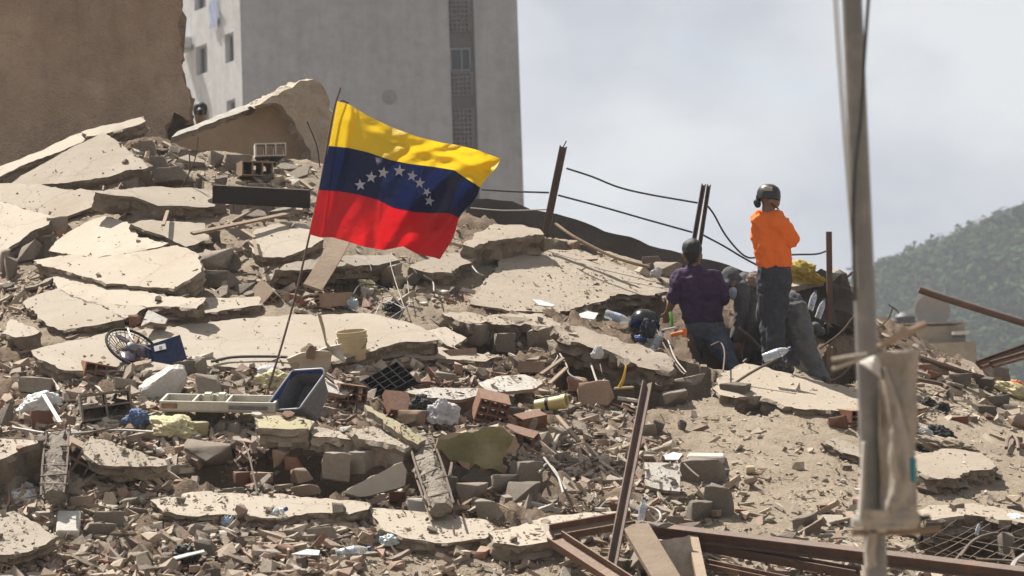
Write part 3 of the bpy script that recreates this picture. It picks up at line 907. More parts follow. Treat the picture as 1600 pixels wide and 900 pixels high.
# ------------------------------------------------------------------ traced concrete slabs
slab([(-70, 292), (0, 260), (32, 249), (72, 232), (105, 216), (130, 208), (140, 214), (90, 238), (32, 259), (0, 276), (-60, 305)], .14, 'long narrow concrete ledge at the foot of the brown wall', lift=.16)
slab([(131, 205), (160, 197), (215, 186), (222, 191), (190, 201), (150, 212), (138, 212)], .14, 'short concrete ledge stub touching the brown wall', p0=at(175, 199, 28.3), tip=6)
slab([(27, 283), (60, 262), (100, 240), (160, 210), (178, 222), (200, 240), (217, 250), (224, 262), (192, 266), (172, 274), (110, 283), (60, 287), (36, 288)], .26, 'large triangular pale slab tilted below the brown wall', lift=.2, tip=12, rough=.012)
slab([(-60, 290), (0, 289), (32, 288), (90, 294), (150, 300), (164, 313), (140, 322), (112, 333), (95, 340), (76, 337), (40, 325), (0, 314), (-60, 300)], .2, 'cracked pale slab beside the left frame edge, under the triangular slab', lift=.17, tip=8)
slab([(-60, 303), (0, 317), (40, 328), (78, 340), (71, 351), (45, 362), (30, 376), (0, 394), (-60, 420)], .22, 'slab corner jutting from the left edge, below the cracked slab', lift=.17, tip=8)
slab([(155, 300), (200, 297), (240, 293), (290, 295), (334, 299), (331, 322), (290, 321), (247, 320), (228, 312), (212, 306), (185, 306)], .2, 'thick flat slab left of the dark timber plank', lift=.2, tip=-2)
slab([(82, 391), (95, 376), (112, 364), (140, 348), (165, 340), (190, 346), (207, 356), (212, 370), (235, 374), (254, 380), (240, 387), (196, 394), (155, 401), (122, 398), (96, 394)], .12, 'broad slab with a scaly surface in the middle of the left slope', lift=.1)
slab([(207, 351), (225, 345), (270, 346), (317, 350), (321, 374), (300, 380), (287, 383), (268, 374), (250, 366), (228, 361)], .17, 'wedge shaped slab above the concrete block', lift=.15, tip=2)
slab([(60, 408), (100, 401), (160, 403), (215, 394), (272, 386), (300, 398), (305, 424), (290, 436), (265, 448), (230, 446), (200, 445), (165, 439), (135, 431), (100, 421), (66, 413)], .17, 'largest pale slab with a curved crack on the left slope', lift=.14, tip=3)
slab([(84, 427), (112, 428), (140, 434), (195, 451), (255, 462), (312, 466), (300, 480), (235, 478), (190, 474), (150, 472), (118, 462), (98, 450)], .1, 'smooth slab sheet just below the largest pale slab', lift=.06)
slab([(35, 471), (60, 460), (90, 450), (115, 463), (148, 474), (172, 486), (193, 498), (150, 508), (120, 511), (90, 516), (66, 500), (45, 483)], .16, 'low slab with a broken left corner above the fan', lift=.1)
slab([(152, 474), (190, 477), (228, 479), (212, 489), (196, 496), (176, 487)], .07, 'small wedge of slab between two cracks above the fan', lift=.06)
slab([(252, 487), (288, 468), (340, 466), (400, 465), (402, 477), (372, 481), (345, 485), (300, 492), (262, 498)], .12, 'flat slab piece left of the whole hollow brick', lift=.1)
slab([(48, 548), (100, 535), (175, 518), (265, 511), (330, 502), (400, 496), (495, 491), (575, 490), (632, 501), (672, 518), (690, 531), (655, 533), (617, 537), (575, 551), (520, 566), (440, 577), (360, 573), (300, 572), (250, 577), (170, 580), (92, 578), (62, 561)], .17, 'widest flat slab carrying the fan and the bucket', lift=.08)
slab([(617, 538), (650, 539), (692, 541), (730, 548), (776, 558), (757, 564), (700, 561), (640, 557), (610, 549)], .14, 'slim slab running right of the cream bucket', lift=.11)
slab([(668, 517), (695, 510), (712, 518), (726, 528), (708, 543), (693, 536)], .15, 'broken slab corner right of the wire tangle', lift=.14)
slab([(4, 521), (15, 496), (34, 502), (50, 510), (63, 517), (50, 524), (25, 527)], .24, 'square slab stub near the left frame edge', lift=.18)
slab([(387, 378), (404, 358), (440, 347), (478, 350), (500, 362), (506, 374), (488, 386), (442, 401), (410, 401), (395, 396)], .17, 'tilted slab left of the flag foot', lift=.17, tip=4)
slab([(430, 423), (455, 410), (505, 402), (560, 399), (612, 397), (621, 406), (600, 413), (540, 417), (480, 420)], .2, 'slab bridging a black gap below the flag', lift=.2, tip=2)
slab([(640, 417), (665, 404), (700, 397), (738, 394), (744, 405), (720, 416), (700, 424), (665, 425)], .24, 'rough slab lip right of the flag tip', RO, lift=.2, rough=.025)
slab([(722, 382), (748, 362), (771, 350), (810, 352), (842, 357), (853, 366), (812, 370), (768, 376), (738, 386)], .3, 'overhanging slab left of the tallest rusted post', RO, lift=.28, rough=.025)
slab([(735, 474), (752, 446), (770, 425), (785, 402), (825, 396), (870, 390), (905, 390), (960, 412), (1005, 430), (1046, 456), (1012, 461), (965, 460), (938, 470), (915, 477), (870, 489), (800, 485)], .16, 'wide dusty roof slab left of the purple shirted person', RO, lift=.04, rough=.02, bumpy=.012)
slab([(690, 488), (720, 486), (760, 492), (800, 488), (850, 487), (874, 506), (850, 510), (820, 505), (790, 508), (760, 505), (735, 506), (705, 497)], .3, 'crumbling slab edge above the rubble in mid slope', RO, lift=.2, rough=.045, bumpy=.02)
slab([(866, 512), (905, 508), (955, 524), (1000, 540), (1040, 554), (1056, 563), (1046, 580), (1015, 577), (960, 553), (912, 538), (874, 527)], .22, 'long rough slab sloping down to the purple shirted person', RO, lift=.32, rough=.04, bumpy=.025, tip=4)
slab([(1114, 606), (1130, 584), (1162, 567), (1215, 578), (1262, 592), (1345, 608), (1420, 612), (1420, 650), (1330, 642), (1250, 640), (1187, 619), (1150, 622), (1126, 618)], .22, 'pale roof slab under the feet of the orange shirted person', RO, lift=.07, rough=.03, bumpy=.012)
slab([(1436, 800), (1460, 788), (1510, 786), (1560, 792), (1625, 806), (1625, 822), (1570, 812), (1520, 806), (1478, 808), (1450, 812)], .2, 'roof slab lip over the dark mesh hole', RO, lift=.08, rough=.04)
slab([(1424, 726), (1440, 708), (1490, 702), (1535, 708), (1556, 730), (1520, 737), (1490, 746), (1465, 748), (1440, 742)], .16, 'cracked slab flake right of the torn sheet', RO, lift=.14, rough=.03)
slab([(1284, 690), (1310, 686), (1345, 700), (1345, 716), (1318, 707)], .09, 'thin slab flake left of the torn sheet', RO, lift=.06)
slab([(240, 780), (300, 769), (372, 771), (440, 774), (510, 778), (575, 784), (577, 796), (545, 803), (480, 801), (440, 811), (380, 804), (300, 806), (255, 799)], .12, 'long pale slab strip left of the bottom edge middle', lift=.12)
slab([(579, 794), (640, 797), (700, 803), (760, 812), (772, 826), (762, 842), (700, 849), (640, 842), (596, 826), (584, 808)], .14, 'pale slab strip continuing right below the caged column', lift=.1)
slab([(768, 833), (815, 818), (862, 806), (915, 800), (966, 798), (966, 806), (905, 816), (870, 830), (860, 846), (810, 852), (772, 848)], .16, 'pale slab left of the rusted frame corner', lift=.14)
slab([(-50, 800), (0, 802), (22, 799), (55, 817), (92, 838), (70, 850), (45, 863), (0, 868), (-50, 870)], .11, 'smooth slab in the bottom left corner', lift=.2, tip=4)
slab([(-40, 690), (0, 687), (37, 686), (66, 690), (40, 697), (20, 711), (0, 719), (-40, 730)], .42, 'thick slab block at the left frame edge', lift=.34)
slab([(127, 698), (140, 683), (160, 684), (205, 700), (255, 720), (258, 727), (225, 729), (160, 728), (140, 712)], .13, 'tilted slab beside the bare rebar ladder', lift=.3, tip=10)
slab([(395, 651), (430, 648), (465, 653), (491, 659), (489, 671), (445, 669), (404, 669)], .17, 'pale yellow beam top with brown face, crossed by the flagpole', [M['yellow'], M['concrete']], lift=.32)
slab([(488, 668), (520, 670), (556, 672), (560, 684), (520, 686), (490, 682)], .16, 'broken middle section of the beam under the blue tub', [M['concrete'], M['concrete']], lift=.26, rough=.03, bumpy=.02)
slab([(553, 674), (588, 664), (615, 673), (640, 684), (652, 694), (628, 697), (590, 689), (560, 686)], .24, 'rounded beam block above the caged column', [M['concrete'], M['concrete']], lift=.3, rough=.03, bumpy=.02)
slab([(568, 632), (581, 635), (620, 658), (664, 687), (652, 694), (622, 677), (590, 652), (574, 642)], .05, 'long pale yellow plaster strip pointing at the caged column', [M['yellow'], M['concrete']], lift=.38, tip=8)
plate('painted_wall_fragment', [(680, 702), (690, 690), (712, 682), (738, 676), (762, 664), (778, 668), (796, 674), (802, 682), (786, 706), (782, 738), (760, 730), (735, 722), (704, 716), (690, 708)], .12, [M['green'], M['brick_tan']], 'olive green painted wall fragment tipped on edge', 'wall fragment', normal=(.15, -1, .12), p0=T(735, 738, .12), rough=.03, seg=.04, bumpy=.015, inner=.06)
plate('concrete_slab', [(538, 770), (580, 745), (628, 722), (635, 735), (633, 758), (600, 768), (562, 776)], .08, SL, 'small grey slab leaning in the shaded hollow', 'slab', normal=(.1, -1, .45), p0=T(590, 772, .1), rough=.01)
plate('white_tile_panel', [(1007, 722), (1062, 724), (1063, 768), (1040, 766), (1008, 758)], .03, [M['white'], M['concrete']], 'square off white tile panel lying below the plaster block', 'panel', normal=(0, -.62, .8), p0=T(1035, 766, .08), rough=.004)
for poly, lab in (([(632, 612), (680, 605), (748, 607), (750, 617), (720, 624), (672, 622)], 'narrow white ceiling board above the white cloth'),
                  ([(747, 598), (775, 588), (820, 585), (852, 597), (838, 606), (800, 611), (762, 612)], 'broad white ceiling board with ragged edge in mid rubble'),
                  ([(505, 590), (530, 595), (556, 607), (540, 617), (512, 612), (503, 600)], 'white board wedged against the blue tub'),
                  ([(220, 510), (232, 485), (262, 498), (258, 505), (235, 503)], 'small white board above the fan')):
    plate('white_board', poly, .03, [M['white'], M['brick_tan']], lab, 'board', lift=.17, rough=.008, tip=6)

# ================================================================== RUBBLE PIECES
def chunk_vf(seed, kind='block', sub=True):
    r = random.Random(seed)
    pts = []
    if kind == 'block':
        for a in (-1, 1):
            for b_ in (-1, 1):
                for c in (-1, 1):
                    if r.random() < 0.8: pts.append(Vector((a * r.uniform(.62, 1), b_ * r.uniform(.62, 1), c * r.uniform(.6, 1))))
        for i in range(7 if sub else 2): pts.append(Vector((r.uniform(-1, 1), r.uniform(-1, 1), r.uniform(-1, 1))).normalized() * r.uniform(.75, 1.05))
    else:
        k = r.randint(5, 8) if sub else r.randint(3, 5)
        for i in range(k):
            a = (i + r.uniform(-.3, .3)) / k * 2 * math.pi; q = r.uniform(.7, 1.0)
            for z in (-1, 1): pts.append(Vector((math.cos(a) * q * r.uniform(.92, 1), math.sin(a) * q * r.uniform(.92, 1), z * r.uniform(.75, 1))))
    bm = bmesh.new()
    for p in pts: bm.verts.new(p)
    res = bmesh.ops.convex_hull(bm, input=bm.verts[:])
    bmesh.ops.delete(bm, geom=[g_ for g_ in res['geom_interior'] if isinstance(g_, bmesh.types.BMVert)], context='VERTS')
    loose = [v for v in bm.verts if not v.link_faces]
    if loose: bmesh.ops.delete(bm, geom=loose, context='VERTS')
    bmesh.ops.dissolve_limit(bm, angle_limit=RAD(9), verts=bm.verts[:], edges=bm.edges[:])
    if sub:
        bmesh.ops.triangulate(bm, faces=bm.faces[:])
        bmesh.ops.bevel(bm, geom=[e for e in bm.edges if e.calc_face_angle(0) > .5], offset=.05, segments=1, affect='EDGES')
        bmesh.ops.triangulate(bm, faces=bm.faces[:])
        bmesh.ops.subdivide_edges(bm, edges=bm.edges[:], cuts=2, use_grid_fill=True)
        off = Vector((seed * 3.1, 0, 0))
        amp = .09 if kind == 'block' else .05
        for v in bm.verts:
            n_ = v.co.normalized()
            v.co += n_ * amp * noise.fractal(v.co * 1.9 + off, .7, 2.1, 5) + n_ * .02 * noise.noise(v.co * 9 + off)
    bmesh.ops.triangulate(bm, faces=bm.faces[:])
    bmesh.ops.recalc_face_normals(bm, faces=bm.faces[:])
    bm.verts.index_update()
    V = np.array([v.co[:] for v in bm.verts]); F = np.array([[q.index for q in f.verts] for f in bm.faces]); bm.free()
    return V, F

POOL = {}
def chunk_mesh(matkey, kind, i):
    key = (matkey, kind, i)
    if key not in POOL:
        V, F = chunk_vf(100 + i * 17 + (900 if kind == 'flake' else 0), kind)
        me = bpy.data.meshes.new('chunk'); me.from_pydata(V.tolist(), [], F.tolist()); me.materials.append(M[matkey])
        me.polygons.foreach_set('use_smooth', [True] * len(me.polygons)); me.set_sharp_from_angle(angle=RAD(32)); me.update()
        POOL[key] = me
    return POOL[key]

LAND = {'blue board': (260, 550), 'fan': (207, 552), 'white stone': (253, 598), 'cream bucket': (552, 542), 'blue tub': (482, 600), 'black crate': (600, 597),
        'white cloth': (688, 640), 'olive wall fragment': (742, 700), 'caged column': (675, 740), 'rebar ladder': (88, 725), 'flagpole foot': (396, 690),
        'whole hollow brick': (505, 467), 'wire tangle': (632, 480), 'motorcycle helmet': (1005, 503), 'plaster block': (1100, 735), 'white tile panel': (1036, 745),
        'leaning rusted post': (985, 720), 'rusted frame corner': (985, 812), 'torn sheet': (1395, 690), 'wire mesh hole': (1530, 835), 'black bag': (290, 862),
        'dark timber plank': (405, 303), 'flag': (620, 290), 'tallest rusted post': (865, 295), 'blue rag': (215, 647), 'yellow bag': (272, 662), 'beige trousers heap': (1480, 695),
        'yellow pipe': (862, 625), 'rusted channel end': (1535, 570), 'pale slab strip': (420, 790), 'bottom left slab': (40, 835), 'white paper sheet': (62, 628), 'white panel box': (340, 625)}
COLW = {'concrete': 'tan', 'grey': 'grey', 'white': 'white', 'brick': 'red', 'brick_tan': 'dusty pink', 'yellow': 'yellowish', 'stone': 'white'}
ORD = ['nearest', 'second nearest', 'third nearest', 'fourth nearest', 'fifth nearest', 'sixth nearest', 'seventh nearest', 'eighth nearest', 'ninth nearest', 'tenth nearest']
pieces = []      # (object, px, py, noun, colour key)
def put_chunk(px, py, w, h, matkey, kind='block', idx=None, rz=None, tiltx=0.0, tilty=0.0, r=rnd, dz=0.0, name=None, on_top=False):
    """px,py = centre in the photograph, w,h = size there"""
    s = FPX / depth_at(px, py + h * .4)
    p = at(px, py, depth_at(px, py + h * .35))
    if on_top: p, _, _ = top_at(px, py + h * .3); p = p + Vector((0, 0, h / s * .35))
    p.z += dz
    W, Hh = w / s / 2, h / s / 2
    o = bpy.data.objects.new(name or ('brick_fragment' if matkey.startswith('brick') else 'plaster_fragment' if matkey in ('white', 'yellow') else 'concrete_chunk'), chunk_mesh(matkey, kind, r.randrange(10) if idx is None else idx))
    dep = W * r.uniform(.65, 1.0)
    if kind == 'flake':
        n = Tn(px, py); q = Vector((0, 0, 1)).rotation_difference(n)
        o.rotation_mode = 'QUATERNION'
        o.rotation_quaternion = Euler((tiltx + r.uniform(-.25, .25), tilty + r.uniform(-.25, .25), 0)).to_quaternion() @ q @ Euler((0, 0, r.uniform(0, 6.3))).to_quaternion()
        o.scale = (W, W * r.uniform(.6, .95), max(Hh * .42, .008))
    else:
        o.rotation_euler = (tiltx + r.uniform(-.2, .2), tilty + r.uniform(-.15, .15), r.uniform(-.6, .6) if rz is None else rz)
        o.scale = (W * 1.02, dep, Hh * 1.05)
    o.location = p
    col.objects.link(o)
    pieces.append((o, px, py, matkey, kind))
    return o

TR = [  # traced pieces: px, py, w, h, material, kind
 (335,409,62,38,'concrete',0),(366,412,26,32,'grey',0),(350,438,66,32,'concrete',0),(382,452,34,22,'grey',0),(268,479,68,24,'concrete',0),(244,508,32,22,'concrete',0),
 (212,500,22,20,'brick',0),(290,576,40,28,'grey',0),(312,578,26,44,'concrete',0),(327,604,46,42,'concrete',0),(226,586,26,18,'concrete',0),(200,601,42,20,'concrete',0),
 (60,602,66,30,'concrete',0),(325,651,46,34,'grey',0),(302,673,48,30,'yellow',0),(344,672,26,24,'concrete',0),(362,675,34,30,'concrete',0),(372,256,42,30,'concrete',0),
 (340,250,36,28,'concrete',0),(250,258,30,30,'grey',0),(272,276,56,28,'grey',0),(232,232,26,30,'concrete',0),(300,252,60,22,'concrete',1),(330,371,32,24,'grey',0),(340,322,32,32,'concrete',0),
 (612,428,34,30,'concrete',0),(640,440,36,24,'grey',0),(672,436,30,26,'grey',0),(742,522,44,38,'concrete',0),(806,516,54,46,'concrete',0),(786,536,36,36,'grey',0),(846,530,44,40,'concrete',0),
 (1055,621,52,24,'concrete',0),(932,618,62,46,'brick_tan',0),(1102,734,66,44,'concrete',0),(1126,784,44,62,'grey',0),(1094,800,46,40,'grey',0),(872,680,38,28,'concrete',0),(842,690,44,30,'concrete',0),
 (745,735,64,44,'concrete',0),(560,722,70,42,'concrete',0),(525,728,52,52,'concrete',0),(470,742,34,24,'brick_tan',0),(768,800,42,46,'concrete',0),(655,790,44,26,'stone',0),(815,772,58,44,'grey',0),(790,758,60,34,'concrete',0),
 (820,745,50,60,'concrete',0),(66,656,38,32,'brick',0),(50,742,44,34,'concrete',0),(318,708,92,38,'concrete',0),(282,737,42,24,'concrete',0),(205,742,54,20,'concrete',0),(182,748,30,38,'concrete',0),
 (245,748,16,30,'brick',0),(290,758,38,20,'brick',0),(170,811,56,30,'concrete',0),(155,828,46,24,'grey',0),(206,786,32,20,'concrete',0),(132,786,36,22,'brick_tan',0),(60,802,32,24,'concrete',0),
 (316,806,42,24,'brick_tan',0),(350,801,34,24,'grey',0),(315,829,52,20,'concrete',0),(322,856,36,30,'grey',0),(215,873,42,22,'concrete',0),(184,880,32,20,'concrete',0),(126,872,30,20,'concrete',0),
 (232,896,52,14,'brick_tan',1),(418,784,50,26,'grey',0),(455,811,42,24,'grey',0),(486,806,24,20,'grey',0),(518,800,42,20,'grey',0),(536,813,50,16,'brick_tan',0),(505,834,52,22,'concrete',0),
 (456,836,24,24,'concrete',0),(480,844,30,18,'concrete',0),(452,862,38,22,'brick',0),(472,881,20,24,'grey',0),(440,716,34,30,'brick_tan',0),(460,725,26,26,'brick',0),(490,700,30,24,'concrete',0),
 (620,712,60,40,'concrete',0),(700,758,34,30,'grey',0),(722,745,30,34,'grey',0),(740,770,60,36,'concrete',0),(650,625,34,20,'brick_tan',0),(720,632,52,22,'brick_tan',0),(655,655,60,28,'brick_tan',0),
 (820,665,46,24,'concrete',0),(800,648,40,24,'grey',0),(905,600,40,24,'brick',0),(880,640,50,20,'concrete',1),(930,655,60,18,'concrete',1),(960,650,44,18,'concrete',1),(905,665,40,16,'concrete',1),
 (1030,668,30,24,'grey',0),(1068,667,20,24,'grey',0),(1010,672,40,22,'concrete',0),(850,720,24,18,'brick_tan',0),(780,590,40,18,'brick',0),(1070,598,60,18,'concrete',0),(1150,612,46,30,'grey',0),
 (940,590,30,14,'brick_tan',1),(1205,470,40,24,'brick',0),(1250,478,30,20,'brick',0),(1300,470,46,40,'grey',0),(1240,455,80,36,'grey',0),(1315,495,50,36,'grey',0),(1310,660,38,20,'brick',0),(1460,588,40,14,'brick',0),(1490,600,50,14,'concrete',1),
 (1440,576,34,14,'brick',0),(1500,655,30,14,'brick',0),(1520,655,18,12,'concrete',0),(1555,628,40,20,'grey',0),(1580,640,30,20,'grey',0),(1595,660,40,26,'brick_tan',0),(1540,640,40,18,'grey',0),
 (1500,595,36,24,'grey',0),(1540,600,30,24,'grey',0),(1560,585,40,24,'grey',0),(1590,690,14,16,'grey',0),(1490,800,34,24,'concrete',0),(1575,850,36,40,'grey',0),(1590,800,30,24,'grey',0),(1395,880,50,20,'concrete',1),
 (1250,868,60,22,'concrete',1),(1230,845,44,26,'concrete',0),(1210,870,40,26,'concrete',0),(1280,890,70,16,'white',1),(1300,812,60,14,'concrete',1),(1260,818,40,30,'concrete',0),(1110,850,60,40,'concrete',0),(1080,830,40,30,'concrete',0),
 (1010,870,70,50,'concrete',0),(960,885,50,30,'concrete',0),(985,835,40,24,'concrete',0),(1040,420,50,26,'concrete',0),(895,385,24,20,'brick_tan',0),(915,390,40,18,'grey',0),(1020,408,30,18,'grey',0),
 (880,620,44,18,'concrete',1),(700,590,40,18,'concrete',0),(575,590,34,18,'brick_tan',0),(640,590,30,16,'brick',0),(120,600,24,18,'grey',0),(20,760,40,30,'concrete',0),(10,650,24,40,'grey',0),(30,610,40,20,'brick_tan',0),
 (85,640,20,20,'brick_tan',0),(245,640,16,18,'brick',0),(290,735,30,20,'brick_tan',0),(380,745,30,20,'brick',0),(355,770,50,16,'concrete',0),(410,745,40,18,'brick_tan',0),(480,765,40,20,'brick_tan',0),(100,700,30,24,'concrete',0),
 (120,755,30,16,'concrete',0),(50,770,50,14,'brick_tan',1),(145,690,24,20,'brick_tan',0),(620,775,30,18,'brick',0),(690,800,50,20,'concrete',1),(560,330,20,20,'concrete',0),(395,335,50,18,'concrete',1),(440,330,60,18,'concrete',1),
 (360,345,50,20,'brick_tan',1),(470,270,50,14,'concrete',1),(450,262,40,12,'concrete',1),(415,280,30,14,'grey',0),(20,420,30,40,'concrete',0),(45,395,40,36,'concrete',0),(8,410,20,44,'concrete',0),(90,350,40,26,'concrete',0),
 (75,440,30,16,'concrete',1),(55,448,40,14,'concrete',1),(205,535,40,14,'brick',1),(160,500,40,12,'brick',1),(120,515,30,12,'brick',1),(390,460,26,18,'concrete',1),(30,590,26,20,'grey',0)]
for (px, py, w, h, mk, fl) in TR:
    put_chunk(px, py, w, h, mk, 'flake' if fl else 'block')
# big white stone in front of the fan
bm = bmesh.new(); bmesh.ops.create_icosphere(bm, subdivisions=5, radius=1)
for v in bm.verts:
    c = v.co.copy(); k = 1 + .22 * noise.noise(c * 1.1 + Vector((4, 0, 0))) + .10 * noise.fractal(c * 2.6, .8, 2, 5)
    c = c * k; c.z = min(c.z, .62 + .1 * noise.noise(c * 2)); c.y = max(c.y, -.7)
    v.co = Vector((c.x * .2, c.y * .13, c.z * .125))
V = [v.co.copy() for v in bm.verts]; bm.verts.index_update(); F = [[q.index for q in f.verts] for f in bm.faces]; bm.free()
o = local('white_stone', V, F, M['stone'], None, 40, Matrix.Translation(T(254, 600, .1)) @ Euler((.3, -.55, .1)).to_matrix().to_4x4())
tag(o, 'large rounded white stone in front of the fan', 'stone')
# squared off block with pale top
def block(px, py, w, h, d, m, label, rz=0, rx=0, ry=0, name='concrete_block', cat='block', bev=.012):
    s = FPX / depth_at(px, py + h / 2)
    V, F = bevel_box(w / s, d, h / s, bev)
    o = local(name, V, F, m, None, 30, Matrix.Translation(at(px, py, depth_at(px, py + h * .3))) @ Euler((rx, ry, rz)).to_matrix().to_4x4())
    tag(o, label, cat); return o
block(107, 828, 36, 34, .3, M['white'], 'whitish squared block beside the bottom left slab', .12, .5, .05)
block(1103, 716, 58, 12, .26, M['white'], 'white plaster cap on the tan block by the tile panel', -.1, .1, .05, 'plaster_slab', 'plaster')
block(735, 735, 62, 38, .3, M['concrete'], 'smooth tan block under the olive wall fragment', .1, .1, .22)

# ------------------------------------------------------------------ hollow clay bricks
def hollow_brick(px, py, w, rot, m, label, cols=2, rows=3, size=(.15, .2, .30), dz=0.0):
    sx, sz, L = size
    t = .014
    xs = [-sx / 2]; zs = [-sz / 2]
    cw = (sx - t * (cols + 1)) / cols; rh = (sz - t * (rows + 1)) / rows
    for i in range(cols): xs += [xs[-1] + t, xs[-1] + t + cw]
    xs.append(sx / 2)
    for i in range(rows): zs += [zs[-1] + t, zs[-1] + t + rh]
    zs.append(sz / 2)
    V, F = grid_extrude(xs, zs, lambda i, j: i % 2 == 1 and j % 2 == 1, L)
    s = FPX / depth_at(px, py)
    k = (w / s) / L
    V = [Vector((v.x, v.y - L / 2, v.z)) * k for v in V]
    p = at(px, py, depth_at(px, py + 8)); p.z += dz
    o = local('hollow_brick', V, F, m, None, 20, Matrix.Translation(p) @ Euler(rot).to_matrix().to_4x4())
    tag(o, label, 'brick', 'hollow clay bricks in the rubble'); return o
HP = math.pi / 2
hollow_brick(516, 469, 64, (.05, 0, -HP + .72), M['brick_tan'], 'whole hollow brick lying alone above the bucket', size=(.2, .13, .4))
hollow_brick(452, 464, 24, (.05, 0, -HP + .5), M['brick_tan'], 'hollow brick end touching the whole hollow brick', size=(.2, .13, .3))
hollow_brick(415, 462, 44, (.6, .5, .9), M['brick_tan'], 'ribbed brick propped left of the whole hollow brick')
hollow_brick(153, 583, 42, (.1, .2, .35), M['brick'], 'hollow brick with six open cells left of the fan', 3, 2, (.3, .18, .25), .0)
hollow_brick(422, 242, 40, (0, 0, .15), M['white'], 'pale hollow block on top of the ridge by the flag', 3, 1, (.3, .13, .25), .04)
hollow_brick(398, 272, 46, (0, .05, .3), M['brick_tan'], 'hollow brick under the ridge block, left of the flag', 3, 1, (.32, .15, .3), .04)
hollow_brick(768, 656, 36, (.5, .25, .25), M['brick'], 'upturned red hollow brick above the olive wall fragment', 3, 3, (.3, .24, .22), .1)
hollow_brick(828, 668, 48, (.15, .35, -.9), M['brick'], 'split red hollow brick right of the olive wall fragment', size=(.18, .16, .34), dz=.05)
hollow_brick(812, 694, 34, (.3, .3, -.2), M['brick'], 'orange red brick with open cells beside the olive wall', 3, 1, (.3, .14, .2), .05)
hollow_brick(165, 646, 58, (0, -.1, .2), M['grey'], 'grey two cell block left of the blue rag', 2, 2, (.34, .18, .25), .06)
hollow_brick(548, 630, 32, (.1, .15, .3), M['brick'], 'dark red hollow brick leaning by the blue tub', 3, 3, (.28, .24, .2), .05)
hollow_brick(122, 738, 50, (.3, .5, .4), M['brick_tan'], 'cracked ribbed brick beside the rebar ladder', 3, 3, (.26, .26, .2), .05)
hollow_brick(715, 556, 50, (.05, 0, -HP + .5), M['brick_tan'], 'hollow brick sunk in the slim slab right of the bucket', 3, 1, (.3, .12, .45), .02)
hollow_brick(835, 582, 46, (.05, .1, 1.1), M['brick_tan'], 'hollow brick above the broad white ceiling board', 2, 2, (.2, .15, .4), .04)
hollow_brick(5, 735, 44, (0, 0, .1), M['brick'], 'broken hollow brick under the thick block at the left edge', 2, 2, (.2, .2, .2), .05)
hollow_brick(1330, 655, 44, (.1, 0, .5), M['brick'], 'red brick lying left of the torn sheet', 2, 2, (.2, .13, .3), .03)
hollow_brick(622, 642, 40, (.9, .1, .5), M['brick'], 'striped brick left of the white cloth', 4, 1, (.3, .1, .3), .06)
hollow_brick(8, 890, 30, (.2, .3, .3), M['brick_tan'], 'brick stub in the bottom left corner', 2, 2)

# ------------------------------------------------------------------ loose pieces scattered over the heap
def weight(px, py):
    w = 0.0
    if py < ridge_y(px) + 8: return 0.0
    if px < -15: return .75
    if py > 560 and px < 900: w = 1.0
    if py > 640 and px < 1000: w = 1.0
    if 575 < py < 720 and 560 < px < 900: w = 1.2
    if 690 < py < 900 and 850 < px < 1080: w = max(w, .95)
    if py < 560 and px < 720: w = .10
    if px < 60 and 440 < py < 640: w = .5
    if 330 < px < 720 and 430 < py < 480: w = .55
    if 350 < px < 490 and 240 < py < 345: w = .5
    if 210 < px < 360 and 215 < py < 290: w = .45
    if 720 < px < 1060 and py < 480: w = .10
    if 700 < px < 900 and 470 < py < 560: w = .5
    if 1060 < px < 1340 and py > 600: w = .07 + .5 * max(0, (py - 780) / 120)
    if px >= 1340: w = .08
    if px > 1380 and py < 660: w = .5
    if px > 1380 and py > 800: w = .4
    if px < 260 and 500 < py < 570: w = .1
    if 380 < px < 780 and 780 < py < 800: w = .15
    if 560 < px < 960 and py > 855: w = .18
    if 860 < px < 1340 and 370 < py < 470: w = max(w, .35)
    if 20 < px < 690 and 500 < py < 565: w = .045
    return w
rs = random.Random(21)
TONE = ['concrete'] * 5 + ['grey'] * 2 + ['brick_tan'] * 3 + ['brick'] * 2 + ['white']
n_ind, tries = 0, 0
while n_ind < 400 and tries < 9000:
    tries += 1
    px, py = rs.uniform(0, 1600), rs.uniform(210, 900)
    if rs.random() > weight(px, py) ** 1.2 or (top_at(px, py)[2] and rs.random() > .1): continue
    fl = rs.random() < .5
    w = rs.uniform(13, 26) * (1.25 if py > 780 else 1)
    put_chunk(px, py, w, w * rs.uniform(.45, .8), rs.choice(TONE), 'flake' if fl else 'block', r=rs, on_top=True)
    n_ind += 1
# labels that tell the pieces apart by the nearest landmark
buckets = {}
for (o, px, py, mk, kind) in pieces:
    nm = min(LAND, key=lambda k: math.hypot(LAND[k][0] - px, (LAND[k][1] - py) * 1.3))
    dx, dy = px - LAND[nm][0], py - LAND[nm][1]
    side = ('right of' if dx > 0 else 'left of') if abs(dx) > abs(dy) * 1.3 else ('below' if dy > 0 else 'above')
    noun = {'brick': 'brick fragment', 'brick_tan': 'brick fragment', 'white': 'plaster fragment', 'yellow': 'plaster fragment'}.get(mk, 'concrete chunk')
    shp = 'flat' if kind == 'flake' else 'blocky'
    buckets.setdefault((COLW[mk], shp, noun, side, nm), []).append((math.hypot(dx, dy), o, noun))
def uniq(n):
    if n < 10: return ORD[n]
    return {10: 'eleventh', 11: 'twelfth', 12: 'thirteenth', 13: 'fourteenth', 14: 'fifteenth'}.get(n, 'far') + ' nearest'
